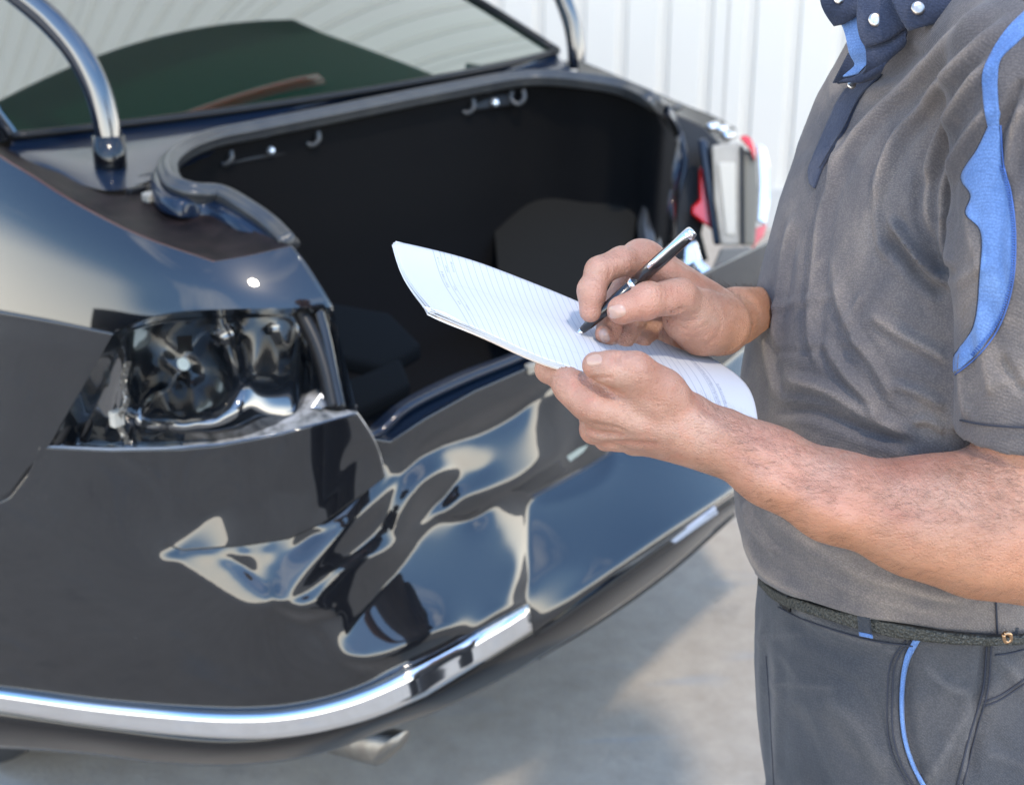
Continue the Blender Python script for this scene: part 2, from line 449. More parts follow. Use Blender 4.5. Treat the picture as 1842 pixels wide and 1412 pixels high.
# fan of folds meeting low on the corner
R.paint([(486, 1084), (490, 1000), (510, 905), (546, 890), (532, 960), (510, 1030), (502, 1082)], 19, az=-10, b=3)
R.paint([(500, 1080), (512, 1005), (560, 965), (604, 950), (548, 1012)], 50, az=6, b=2)
R.paint([(505, 1082), (560, 1010), (640, 925), (700, 860), (760, 800), (840, 750), (960, 690), (1010, 660), (1020, 680), (900, 750), (800, 805), (735, 855), (680, 925), (615, 985), (550, 1045)], -12, b=3)
R.line([(498, 1086), (560, 1000), (625, 935), (706, 862)], 8, 44)
R.line([(512, 1092), (580, 1062), (650, 1020), (700, 975)], 10, 30)
R.paint([(560, 1068), (630, 1002), (680, 945), (704, 885), (742, 830), (795, 800), (850, 786), (930, 742), (985, 700), (1010, 690), (1016, 770), (982, 812), (935, 858), (875, 880), (825, 896), (800, 922), (776, 936), (730, 956), (690, 990), (620, 1035)], 43, b=4)
R.paint([(712, 960), (726, 908), (762, 862), (798, 846), (818, 858), (804, 885), (772, 914), (746, 946), (724, 970)], -6, az=6, b=3)
R.paint([(790, 815), (850, 800), (880, 830), (850, 850), (820, 840)], 17, b=5)
R.paint([(950, 735), (990, 696), (1030, 696), (1045, 760), (1020, 815), (975, 835)], 15, az=8, b=6)
R.paint([(990, 715), (1040, 690), (1084, 700), (1094, 790), (1040, 834), (985, 882), (940, 905), (880, 900), (900, 884), (965, 850), (1006, 806)], -6, b=3)
R.paint([(1032, 705), (1052, 700), (1062, 770), (1046, 800), (1034, 760)], 22, b=4)
R.paint([(776, 930), (830, 920), (890, 897), (940, 893), (948, 913), (900, 907), (850, 932), (800, 934)], -20, b=2)
# big hollow under it
R.paint([(782, 936), (835, 938), (880, 912), (925, 890), (946, 930), (948, 1000), (940, 1080), (890, 1104), (840, 1142), (790, 1146), (740, 1156), (690, 1178), (630, 1184), (622, 1150), (655, 1085), (700, 1025), (745, 975)], 45, az=7, b=5)
R.paint([(880, 912), (925, 892), (943, 930), (942, 1072), (915, 1088), (925, 1010), (898, 960)], 17, az=8, b=5)
R.paint([(600, 1034), (640, 1010), (700, 988), (750, 958), (722, 1010), (672, 1070), (628, 1130), (615, 1185), (590, 1160), (560, 1110), (575, 1062)], -8, az=-8, b=3)
R.line([(520, 1095), (570, 1130), (610, 1180), (660, 1195)], 10, -26)
R.line([(500, 1088), (540, 1104), (590, 1100)], 11, -35)
R.paint([(770, 1140), (830, 1130), (842, 1165), (800, 1185), (740, 1185)], -10, b=5)
# undamaged right-hand part of the cover leans back under the open sky
R.paint([(949, 905), (1000, 880), (1060, 850), (1110, 815), (1200, 740), (1460, 520), (1460, 820), (1320, 885), (1130, 1012), (955, 1140), (946, 1085)], 38, az=-4, b=2, smooth=False)
R.paint([(952, 1110), (958, 1050), (1000, 1020), (1050, 1030), (1025, 1065), (980, 1120)], 25, b=9)
R.paint([(952, 895), (1010, 862), (1075, 830), (1110, 800), (1090, 860), (1030, 893), (975, 905)], 58, b=3)
R.line([(946, 905), (947, 1000), (942, 1086)], 5, 8, 14)
# lip under the chrome
R.paint([(-220, 1300), (0, 1300), (430, 1328), (620, 1300), (760, 1247), (940, 1140), (1200, 960), (1460, 800), (1460, 1460), (-220, 1460)], -20, b=6, smooth=False)
anch = [(430, 1290, dep(W(430, 1290, z=.43))), (0, 1250, dep(W(0, 1250, z=.44))), (700, 1230, dep(W(700, 1230, z=.43))),
        (945, 1110, dep(W(945, 1110, z=.44))), (1320, 885, dep(W(1320, 885, z=.42))), (75, 800, dep(W(75, 800, x=-.90))),
        (-200, 1235, dep(W(-200, 1235, x=-.92))), (0, 600, dep(W(0, 600, x=-.9))), (640, 745, dep(W(640, 745, y=.05))), (1000, 640, dep(W(1000, 640, y=.06))),
        (1250, 500, dep(W(1250, 500, y=.08))), (215, 600, dep(W(215, 600, x=-.88)))]
R.solve(anch, final_blur=3)
for n_, x_, y_ in (('side', 0, 700), ('corner top', 75, 800), ('lip', 640, 745), ('chrome', 430, 1290), ('chrome0', 0, 1240), ('chrome end', 945, 1110), ('right', 1320, 885), ('lic', 1100, 820), ('sill', 1000, 640), ('tl', 215, 600), ('lampR', 600, 558)):
    print('REL', n_, tocar(R.pt(x_, y_)).round(2), R.depth(x_, y_).round(2))
def rel_obj(name, top, bot, nu, nv, m, rel, parent=CAR, off=0, thick=.004, **k):
    G = patch_px(top, bot, nu, nv)
    return grid_obj(name, rel.pt(G[..., 0], G[..., 1], off), m, parent, thick=thick, **k)

chrome_top = [(-220, 1222), (-60, 1234), (0, 1240), (200, 1266), (430, 1281), (540, 1272), (640, 1245), (780, 1178), (950, 1088)]
bump_bot = chrome_top + [(957, 1138), (1130, 1012), (1320, 884), (1460, 790)]
bump_top = [(-220, 925), (-60, 915), (0, 903), (22, 893), (55, 850), (75, 802), (200, 808), (300, 806), (400, 799), (500, 780), (640, 744), (641, 760), (650, 784), (700, 792), (760, 752), (850, 702), (960, 654), (1050, 604), (1150, 548), (1250, 497), (1400, 425)]
T_ = np.asarray(bump_top, float); B_ = np.asarray(bump_bot, float)
# piecewise matching of the two outlines so folds stay where they are
def piece(tops, bots, nu): return [np.vstack([resample(np.array(a, float), n + 1)[:n if i_ < len(nu) - 1 else n + 1] for i_, (a, n) in enumerate(zip(s, nu))]) for s in (tops, bots)]
tt, bb = piece([T_[:6], T_[5:11], T_[10:14], T_[13:17], T_[16:]], [np.array([(-220, 1222), (-60, 1234), (0, 1240), (75, 1250)]), spline([(75, 1250), (200, 1266), (430, 1281), (500, 1277)], 40), spline([(500, 1277), (560, 1270), (640, 1245), (700, 1217)], 40), spline([(700, 1217), (780, 1178), (950, 1088)], 40), [(950, 1088), (957, 1138), (1130, 1012), (1320, 884), (1460, 790)]], [50, 150, 40, 90, 110])
vv = np.linspace(0, 1, 150)[:, None, None]
G = tt[None] * (1 - vv) + bb[None] * vv
grid_obj('rear_bumper_cover', R.pt(G[..., 0], G[..., 1]), M_PAINT, CAR, thick=.004, label='crumpled black rear bumper cover with deep folds')

# torn flap of the corner: stands proud of the pushed-in metal to its right
ft = [(250, 808), (330, 806), (400, 799), (500, 780), (570, 762), (641, 743)]; fb = [(250, 960), (330, 990), (430, 982), (520, 968), (585, 938), (690, 857)]
T_f2 = resample(np.array(ft, float), 90); B_f2 = resample(np.array(fb, float), 90)
G = T_f2[None] * (1 - vv[:60] / vv[59]) + B_f2[None] * (vv[:60] / vv[59])
G[..., 0] += 10 * np.sin(np.clip(vv[:60, :, 0] / vv[59, 0, 0], 0, 1) * np.pi) * np.linspace(0, 1, 90) ** 6
tap = np.clip((G[..., 0] - 260) / 300, 0, 1); tap = tap * tap * (3 - 2 * tap)
vd_ = vv[:60, :, 0] / vv[59, 0, 0]
base_d = R.depth(G[..., 0], G[..., 1]); ref_d = base_d[:1] + (R.depth(560, 900) - R.depth(560, 770)) * vd_
fd = (base_d * (1 - .75 * tap) + ref_d * .75 * tap) - .002 - .034 * tap + .030 * tap * vd_
fd = np.minimum(fd, base_d - .001) + .005 * np.clip((310 - G[..., 0]) / 50, 0, 1)
grid_obj('torn_corner_flap', D(G[..., 0], G[..., 1], fd), M_PAINT, CAR, thick=.003)
e = np.array([T_f2[-1], (655, 775), (668, 815), B_f2[-1]], float)
V_, F_ = tube(D(G[:, -1, 0], G[:, -1, 1], fd[:, -1]), .0022, 6); mesh_obj('torn_edge', V_, F_, M_TORN, CAR)

# quarter panel: dark flank below the shoulder crease
rel_obj('rear_side_panel', [(-220, 540), (-60, 550), (0, 559), (100, 577), (210, 600)], [(-220, 918), (-60, 908), (-4, 897), (16, 888), (50, 845), (92, 798)], 90, 90, M_PAINT, R)

# shoulder: bright band rolling over into the deck
S = Relief(-240, 640, 180, 640, 4)
S.az = np.interp(S.X, [-240, 0, 215, 400, 520, 600], [-38, -32, -22, 6, 26, 40])
k_ = (S.Y - np.interp(S.X, [-240, 0, 212, 250, 300, 597], [535, 558, 600, 578, 565, 558])) / (np.interp(S.X, [-240, 0, 130, 250, 385, 525, 600], [150, 283, 362, 425, 474, 444, 444]) - np.interp(S.X, [-240, 0, 212, 250, 300, 597], [535, 558, 600, 578, 565, 558]))
e1 = np.interp(k_, [-.5, 0, .45, .62, 1, 1.4], [15, 16, 17, 22, 40, 55])
e2 = np.interp(k_, [-.5, 0, .2, .4, 1, 1.4], [14, 22, 34, 38, 46, 60])
m_ = np.clip((S.X - 210) / 190, 0, 1); m_ = m_ * m_ * (3 - 2 * m_)
S.el = e1 * (1 - m_) + e2 * m_
S.paint([(250, 560), (330, 505), (420, 530), (520, 550), (300, 562)], 26, b=12)
an2 = [(0, 558, float(R.depth(0, 559))), (-220, 540, float(R.depth(-220, 540))), (210, 600, float(R.depth(210, 600))), (597, 557, dep(W(597, 557, y=.12))), (525, 444, dep(W(525, 444, z=1.0))), (385, 474, dep(W(385, 474, z=1.0)))]
S.solve(an2[:4], final_blur=6, lam=4e-6, tie=[(a, b, float(R.depth(a, b))) for a, b in resample(np.array([(-236, 538), (-60, 550), (0, 559), (100, 577), (210, 600)], float), 60)])
for n_, x_, y_ in (('S edge', 0, 283), ('tip', 595, 556), ('deckcorner', 523, 446), ('m', 210, 600), ('0', 0, 558)): print('SH', n_, tocar(S.pt(x_, y_)).round(2))
sh_top = [(-240, 120), (-60, 240), (0, 283), (60, 320), (130, 364), (250, 426), (385, 474)]
sh_top2 = [(385, 474), (450, 463), (523, 446)]
tt, bb = piece([spline(sh_top, 60), spline(sh_top2, 20)], [np.array([(-240, 538), (-60, 550), (0, 559), (100, 577), (210, 600)]), spline([(210, 600), (250, 579), (320, 563), (420, 558), (596, 557)], 40)], [80, 60])
G = tt[None] * (1 - vv[:90] / vv[89]) + bb[None] * (vv[:90] / vv[89])
grid_obj('rear_quarter_panel', S.pt(G[..., 0], G[..., 1]), M_PAINT, CAR, thick=.006)
# rounded right edge of the shoulder, over the lamp opening
e = spline([(523, 446), (548, 478), (575, 520), (597, 557)], 20)
V_, F_ = tube(S.pt(e[:, 0], e[:, 1], .004), .004, 8); mesh_obj('panel_edge', V_, F_, M_CHROME if False else M_PAINT, CAR)

# drip channel between shoulder and trunk seal
ch_top = [(-240, 60), (-60, 185), (0, 232), (40, 268), (110, 312), (190, 350), (260, 352), (330, 372), (420, 400), (521, 443)]
Tz = spline(ch_top, 90); Bz = np.vstack([spline(sh_top, 60), spline(sh_top2, 25)[1:]]); Bz = resample(Bz, 90)
dT = np.array([dep(W(a, b, z=np.interp(a, [0, 520], [1.05, 1.005]))) for a, b in Tz]); dB = S.depth(Bz[:, 0], Bz[:, 1])
v6 = np.linspace(0, 1, 8)[:, None]
PT, PB = D(Tz[:, 0], Tz[:, 1], dT), D(Bz[:, 0], Bz[:, 1], dB)
G = np.stack([PT * (1 - t) + PB * t + ZV * (-.012 * math.sin(math.pi * t)) for t in np.linspace(0, 1, 10)])
M_DRIP = mat('dusty_dark_channel', (.012, .008, .008), .5, Specular_IOR_Level=.12)
q = N(M_DRIP); q.set('Base Color', q.ramp(q.noise(30, 5, .65), [(.35, (.006, .0045, .0045)), (.72, (.022, .014, .013))]))
grid_obj('drip_channel', G, M_DRIP, CAR)
V_, F_ = tube(S.pt(Bz[:, 0], Bz[:, 1]) + ZV * .001, .0022, 6); mesh_obj('channel_edge', V_, F_, mat('worn_red_primer', (.10, .035, .025), .5), CAR)

# chrome strip along the bumper
C1 = spline(chrome_top, 120); d1_ = R.depth(C1[:, 0], C1[:, 1])
wpx = np.interp(C1[:, 0], [-220, 0, 430, 600, 760, 950], [34, 38, 46, 50, 62, 46])
P0 = D(C1[:, 0], C1[:, 1] - 1, d1_ - .002)
P1 = D(C1[:, 0] + np.interp(C1[:, 0], [500, 700], [0, 6]), C1[:, 1] + wpx, d1_ - .002)
rr = []
for a, o_ in zip((0, .04, .2, .34, .42, .55, .8, .96, 1), (0, .007, .013, .0145, .0135, .011, .009, .006, -.004)):
    rr.append(P0 * (1 - a) + P1 * a - o_ * rays(C1[:, 0], C1[:, 1]))
grid_obj('chrome_strip', np.stack(rr), M_CHROME, CAR, thick=.002)

# valance under the strip, and the lip behind it
val_top = [(-220, 1252), (0, 1275), (200, 1304), (430, 1325), (597, 1299), (760, 1242), (945, 1130), (1130, 1020), (1320, 890), (1460, 800)]
val_bot = [(-220, 1330), (0, 1340), (163, 1352), (293, 1368), (434, 1371), (570, 1352), (705, 1304), (815, 1262), (1000, 1160), (1190, 1030), (1325, 915), (1460, 822)]
G = patch_px(val_top, val_bot, 140, 14)
off = .012 + .02 * np.sin(np.linspace(0, np.pi, 14))[:, None] * -.5
dd = R.depth(G[..., 0], np.minimum(G[..., 1], 1460))
top_d = dd[:1]; sc = np.linspace(0, 1, 14)[:, None] ** 1.6 * .055
grid_obj('bumper_valance', D(G[..., 0], G[..., 1], top_d + off + sc), M_GLOSSBLK, CAR, thick=.004)
# black strip standing in for the dark slot, and reflector, right in the valance
sl_t = [(1075, 1052), (1180, 975), (1300, 888)]; sl_b = [(1080, 1075), (1200, 1000), (1318, 905)]
def strip_on(name, top, bot, m, off, nu=30, nv=4, rel=R, thick=.003, **k):
    G = patch_px(top, bot, nu, nv); return grid_obj(name, rel.pt(G[..., 0], G[..., 1], off), m, CAR, thick=thick, **k)
strip_on('valance_slot', [(960, 1142), (1075, 1062), (1180, 985), (1320, 890)], [(975, 1150), (1090, 1078), (1200, 1002), (1322, 908)], M_BLACKPL, -.012)
strip_on('rear_reflector', [(1204, 971), (1250, 936), (1284, 910)], [(1232, 985), (1268, 955), (1293, 930)], mat('dull_bumper_reflector', (.30, .34, .42), .25), -.013)
V_, F_ = tube(R.pt(*(spline([(965, 1180), (1080, 1112), (1200, 1028), (1318, 925)], 40).T), -.005), .006, 8)
mesh_obj('lip_bead', V_, F_, M_BLACKPL, CAR)

# exhaust tip
e0, e1_ = D(610, 1326, 2.38), D(704, 1346, 2.27)
ax_ = (e1_ - e0); ax_ /= np.linalg.norm(ax_)
path = np.array([e0 - ax_ * .25, e0, e1_ - ax_ * .002, e1_, e1_ - ax_ * .001, e1_ - ax_ * .12])
V_, F_ = tube(path, [.028, .029, .0315, .0312, .0295, .0285], 36, cap=False)
# slash-cut end
cut = V_.copy()
for i in range(len(cut)):
    ring = i // 36
    if ring in (2, 3, 4): cut[i] = cut[i] + ax_ * .9 * float(np.dot(cut[i] - path[ring], np.array([.0, .1, 1.45])))
ex_ = mesh_obj('exhaust_tip', cut, F_, M_STEEL, CAR)
V_, F_ = tube(np.array([e1_ - ax_ * .075, e1_ - ax_ * .07]), .0302, 24); mesh_obj('sooty_bore', V_, F_, M_BLACKPL, ex_)  # black disc inside the tip gives the dark interior
V_, F_ = box(*(carp(.1, 1.7, .34)), 1.2, 2.4, .12, [CXV, CYV, ZV]); mesh_obj('underbody', V_, F_, M_BLACKPL, CAR, smooth=False)

# ------------------------------------------------------------------ broken lamp opening
lp_top = [(205, 598), (235, 585), (270, 572), (320, 562), (420, 556), (500, 555), (598, 553)]
lp_bot = [(88, 806), (150, 812), (250, 816), (330, 812), (420, 806), (520, 788), (645, 750)]
G = patch_px(lp_top, lp_bot, 110, 70)
T3, B3 = spline(lp_top, 110), spline(lp_bot, 110)
dt = np.array([dep(W(a, b, y=.13)) for a, b in T3]); dt = np.minimum(dt, S.depth(T3[:, 0], T3[:, 1])) + .012; db = R.depth(B3[:, 0], B3[:, 1]) + .012
v_ = np.linspace(0, 1, 70)[:, None]
base = dt[None] * (1 - v_) + db[None] * v_
X_, Y_ = G[..., 0], G[..., 1]
edge = np.minimum(np.clip(np.linspace(0, 1, 110) / .08, 0, 1), np.clip((1 - np.linspace(0, 1, 110)) / .06, 0, 1))[None] * np.clip(v_ / .05, 0, 1) * np.clip((1 - v_) / .05, 0, 1)
def gs(x, y, cx, cy, sx, sy, rot=0):
    c, s = math.cos(rot), math.sin(rot); dx = x - cx; dy = y - cy
    return np.exp(-((c * dx + s * dy) / sx) ** 2 - ((-s * dx + c * dy) / sy) ** 2)
bowl = .035 + .15 * gs(X_, Y_, 330, 640, 75, 110, .3) + .12 * gs(X_, Y_, 480, 600, 70, 90) - .07 * gs(X_, Y_, 440, 705, 70, 90, .1) - .075 * gs(X_, Y_, 330, 760, 70, 40) - .03 * gs(X_, Y_, 225, 700, 18, 90, .1)
bowl += .004 * np.sin(X_ / 17 + Y_ / 40) * gs(X_, Y_, 450, 700, 90, 90) + .003 * np.sin(X_ / 9 - Y_ / 21) * gs(X_, Y_, 330, 740, 70, 60)
bowl += .05 * gs(X_, Y_, 560, 650, 16, 90)
grid_obj('lamp_opening_bowl', D(X_, Y_, base + bowl * edge), M_BOWL, CAR, label='glossy black empty lamp recess with broken plastic')
def at_bowl(px, py, off=0):
    j = np.argmin((X_ - px) ** 2 + (Y_ - py) ** 2); return D(px, py, (base + bowl * edge).ravel()[j] + off)
# rim on the left edge, outer right pillar
e = np.array([(212, 598), (178, 655), (140, 722), (104, 790), (94, 800)], float); e = resample(e, 30)
V_, F_ = tube(D(e[:, 0] + 4, e[:, 1], R.depth(e[:, 0], e[:, 1]) + .004), .006, 8); mesh_obj('lamp_gasket', V_, F_, M_BLACKPL, CAR)
e = resample(np.array([(238, 600), (205, 660), (172, 730), (150, 790)], float), 30)
V_, F_ = tube(D(e[:, 0], e[:, 1], R.depth(e[:, 0], e[:, 1]) + .03), .007, 8); mesh_obj('lamp_gasket', V_, F_, M_GLOSSBLK, CAR)
for k_, (pts, w_) in enumerate((([(540, 560), (566, 610), (585, 665), (600, 735)], .012), ([(572, 560), (588, 620), (600, 680), (612, 735)], .009))):
    e = spline(pts, 30); V_, F_ = tube(D(e[:, 0], e[:, 1], np.linspace(dep(W(580, 560, y=.14)), R.depth(605, 740) + .04, 30)), w_, 10)
    mesh_obj('lamp_recess_pillar', V_, F_, M_GLOSSBLK if k_ else M_BLACKPL, CAR)
# small clip, bulb hole, crumpled foil sealing
p = at_bowl(210, 752, -.02); V_, F_ = box(*p, .017, .012, .022, [CXV, CYV, ZV]); bevel(mesh_obj('lamp_clip', V_, F_, mat('beige_clip_plastic', (.45, .42, .36), .4), CAR, smooth=False), .002)
rng = np.random.default_rng(4)
e = spline([(230, 650), (222, 690), (228, 720), (214, 760), (232, 800)], 46)
Vf = []
for i, (a, b) in enumerate(e):
    w_ = 5 + 3 * rng.random()
    for k2 in range(4): Vf.append(at_bowl(a + (k2 - 1.5) * w_ * .6, b, -.012 - .010 * rng.random()))
mesh_obj('crumpled_sealing_foil', Vf, gridfaces(4, 46), M_FOIL, CAR, smooth=False)
hole = [at_bowl(330 + 13 * math.cos(a) * .8 + 5 * math.sin(a), 655 + 11 * math.sin(a) - 4 * math.cos(a), -.05) for a in np.linspace(0, 6.28, 14, endpoint=False)]
V_, F_ = prism(np.array(hole), np.array(hole) + rays(330, 655) * .01); mesh_obj('bulb_holder', V_, F_, mat('pale_bulb_plastic', (.62, .68, .64), .3), CAR, smooth=False)  # pale disc in place of the white bulb hole
sq = [at_bowl(x_, y_, -.052) for x_, y_ in ((318, 605), (345, 603), (347, 632), (320, 634))]
V_, F_ = prism(np.array(sq), np.array(sq) + rays(330, 620) * .02); mesh_obj('bulb_socket', V_, F_, M_BLACKPL, CAR, smooth=False)

# torn ledge on top of the bumper piece
lt = [(330, 800), (390, 782), (430, 761), (480, 740), (530, 727), (556, 710), (576, 700), (594, 720), (640, 732)]
lb = [(330, 808), (400, 800), (450, 792), (500, 781), (540, 772), (580, 761), (610, 753), (625, 749), (642, 745)]
Tt = resample(np.array(lt, float), 70); Bb = resample(np.array(lb, float), 70); nr = 14
GG = []
rg = np.random.default_rng(2)
ns = rg.normal(0, 1, (nr, 70)); ns = (blur(ns, 1.0)) * .009
for j, t in enumerate(np.linspace(0, 1, nr)):
    pxy = Tt * (1 - t) + Bb * t
    GG.append(D(pxy[:, 0], pxy[:, 1], R.depth(Bb[:, 0], Bb[:, 1]) + .006 + (1 - t) * np.interp(Bb[:, 0], [330, 450, 640], [.02, .07, .09]) + ns[j] * (1 - t)))
grid_obj('torn_bumper_ledge', np.stack(GG), M_TORN, CAR, thick=.003, smooth=False)
# bright paint edge of the bumper piece
e = resample(np.array([(72, 803), (200, 808), (300, 806), (400, 799), (500, 781), (570, 763), (641, 744)], float), 80)
V_, F_ = tube(R.pt(e[:, 0], e[:, 1], -.001), .0022, 8); mesh_obj('bumper_paint_edge', V_, F_, mat('bare_paint_edge', (.22, .24, .27), .2, .6), CAR)
sh = np.array([R.pt(a, b, o_) for a, b, o_ in ((560, 733, .05), (577, 708, .06), (591, 728, .045), (578, 735, .03))])
V_, F_ = prism(sh, sh + np.array([0, .004, 0])); mesh_obj('broken_plastic_shard', V_, F_, M_CLEAR, CAR, smooth=False)

# ------------------------------------------------------------------ trunk sill
def strip3(name, rows, m, n=80, **k):
    """surface through rows of (px, py, depth) lines"""
    G = []
    for r_ in rows:
        s_ = spline(r_, n); G.append(D(s_[:, 0], s_[:, 1], s_[:, 2]))
    return grid_obj(name, np.stack(G), m, CAR, **k)
def yl(pts, y): return [(a, b, dep(W(a, b, y=y))) for a, b in pts]
def rel_l(pts, o_=0): return [(a, b, float(R.depth(a, b)) + o_) for a, b in pts]
lipA = [(652, 786), (700, 794), (760, 753), (850, 703), (960, 655), (1050, 605), (1150, 549), (1260, 492)]
lipB = [(655, 800), (690, 815), (760, 790), (850, 735), (960, 685), (1050, 640), (1150, 585), (1270, 520)]
lipC = [(640, 778), (672, 783), (730, 735), (830, 685), (950, 636), (1040, 590), (1150, 535), (1250, 482)]
lipD = [(620, 770), (650, 775), (720, 722), (820, 672), (945, 625), (1040, 578), (1150, 522), (1250, 470)]
strip3('trunk_sill', [rel_l(lipA, -.003), rel_l([(a + 2, b - 6) for a, b in lipA], .012), rel_l(lipC, .02), rel_l([(a, b - 5) for a, b in lipC], .05), rel_l(lipD, .07), rel_l([(a - 4, b + 12) for a, b in lipD], .16)], M_PAINT_IN, label='dark blue painted trunk sill')
V_, F_ = tube(np.array([D(a, b, d) for a, b, d in spline(rel_l(lipC, .012), 70)]), .0065, 8); mesh_obj('sill_bead', V_, F_, M_PAINT_IN, CAR)
# black ledge with catches on the sill
led_t = [(760, 800), (850, 748), (960, 700), (1040, 660)]; led_b = [(770, 830), (860, 775), (965, 728), (1045, 690)]
for (a, b, w_) in ((955, 662, .02), (1000, 640, .016), (985, 672, .012)):
    p = R.pt(a, b, -.004); V_, F_ = box(*p, w_, .012, .016, [CXV, CYV, ZV]); bevel(mesh_obj('sill_catch', V_, F_, M_PUTTY if a != 985 else M_BLACKPL, CAR, smooth=False), .003)
# licence lamp in its recess
lic = [(1018, 822), (1042, 806), (1058, 800), (1050, 812), (1026, 830)]
pf = np.array([R.pt(a, b, -.008) for a, b in lic]); V_, F_ = prism(pf, pf + rays(1040, 812) * .02); mesh_obj('licence_plate_lamp', V_, F_, mat('dull_lamp_cover', (.28, .32, .29), .3), CAR, smooth=False)
e = spline([(955, 895), (1000, 872), (1060, 838), (1110, 806)], 30); V_, F_ = tube(R.pt(e[:, 0], e[:, 1], -.003), .0035, 8); mesh_obj('recess_edge', V_, F_, M_PAINT_IN, CAR)
# ------------------------------------------------------------------ trunk opening, seal, interior
seal_px = [(520, 441), (492, 412), (445, 378), (395, 352), (345, 347), (310, 330), (302, 300), (325, 275), (375, 252), (450, 236), (600, 206), (800, 166), (950, 141), (1050, 146), (1130, 162), (1180, 188), (1208, 232), (1206, 285), (1184, 345), (1163, 400), (1166, 450)]
seal_z = np.interp(np.linspace(0, 1, 21), [0, .25, .75, .85, 1], [1.0, 1.05, 1.07, 1.03, .92])
zz = [1.0, 1.01, 1.03, 1.04, 1.05, 1.055, 1.06, 1.06, 1.06, 1.06, 1.065, 1.07, 1.07, 1.07, 1.06, 1.05, 1.03, .99, .94, .88, .84]
seal3 = np.array([W(a, b, z=z_) for (a, b), z_ in zip(seal_px[:16], zz)] + [D(a, b, d_) for (a, b), d_ in zip(seal_px[16:], (3.30, 3.22, 3.14, 3.08, 3.05))])
# keep the depth along the far side smooth
dl = np.array([proj(p)[2] for p in seal3]); print('SEAL', dl.round(2)); print(tocar(seal3).round(2).tolist())
sp_ = spline(np.c_[np.array(seal_px, float), dl], 220)
SEAL = D(sp_[:, 0], sp_[:, 1], sp_[:, 2])
prof = np.array([(math.cos(a) * (1 + .10 * math.cos(5 * a)), math.sin(a) * (1 + .10 * math.cos(5 * a))) for a in np.linspace(0, 2 * np.pi, 40, endpoint=False)])
V_, F_ = tube(SEAL, .0165, prof=prof); mesh_obj('trunk_seal', V_, F_, M_RUBBER, CAR)
# painted flange outside the seal
cen = SEAL.mean(0)
fl = []
for k_, (o_, dz) in enumerate(((.000, -.010), (.016, -.004), (.034, -.010), (.036, -.03))):
    v = SEAL - cen; v[:, 2] = 0; v /= np.linalg.norm(v, axis=1)[:, None]; fl.append(SEAL + v * o_ + ZV * dz)
grid_obj('opening_flange', np.stack(fl), M_PAINT_IN, CAR)
# tub under the opening
sill = np.array([D(a, b, float(R.depth(a, b)) + .10 + (.32 * np.clip((640 - a) / 100, 0, 1))) for a, b in resample(np.array([(1250, 480), (1150, 530), (1040, 585), (945, 632), (820, 680), (720, 728), (650, 780), (600, 770), (560, 600), (520, 450)], float), 60)])
loop = np.vstack([SEAL, sill]); m_l = len(loop); cl = loop.mean(0)
rings = [loop + ZV * -.006]
w1 = loop + (loop - cl) * [.06, .06, 0] - ZV * .06; rings.append(w1)
fl_ = loop + (loop - cl) * [.02, .02, 0]; fl_[:, 2] = .52; fl2 = (loop - cl) * .05 + cl; fl2[:, 2] = .50
rings += [w1 * .55 + fl_ * .45, fl_, fl2]
V_ = np.vstack(rings); F_ = gridfaces(m_l, 5, closed_u=True) + [tuple(range(4 * m_l, 5 * m_l))]
o = mesh_obj('trunk_lining', V_, F_, M_CARPET, CAR, label='black carpet lining of the open trunk')
# side trim seen at the far side, with handle recess
tr = [(872, 330), (960, 225), (1060, 172), (1150, 190), (1178, 240), (1172, 300), (1150, 350), (1140, 430), (1150, 520), (905, 580), (890, 420)]
d_tr = [3.38, 3.5, 3.55, 3.4, 3.3, 3.25, 3.18, 3.1, 3.0, 2.98, 3.2]
pf = np.array([D(a, b, d_) for (a, b), d_ in zip(tr, d_tr)]); V_, F_ = prism(pf, pf + np.array([.02, .05, -.01]))
mesh_obj('trunk_side_trim', V_, F_, M_CARPET2, CAR, smooth=False)
fr = spline([(1070, 250), (1090, 262), (1122, 268), (1128, 256), (1100, 246)], 24, True); V_, F_ = tube(D(fr[:, 0], fr[:, 1], np.full(24, 3.28)), .0035, 6)
mesh_obj('handle_recess', V_, F_, mat('dull_grey_plastic', (.12, .115, .10), .5), CAR)
V_, F_ = tube(D([1069, 1070], [246, 278], [3.26, 3.24]), .006, 8); mesh_obj('trim_clip', V_, F_, mat('orange_clip', (.35, .13, .05), .5), CAR)

for pts_, d_ in (([(585, 540), (700, 560), (760, 620), (690, 660), (600, 640)], 2.72), ([(600, 690), (690, 655), (720, 640), (740, 690), (640, 740)], 2.60)):
    pf = np.array([D(a, b, d_ + (b - 600) * -.0006) for a, b in pts_]); V_, F_ = prism(pf, pf - ZV * .03); bevel(mesh_obj('trunk_floor_panel', V_, F_, mat('floor_panel_board', (.006, .008, .010), .9, Specular_IOR_Level=.08), CAR, smooth=False), .008)
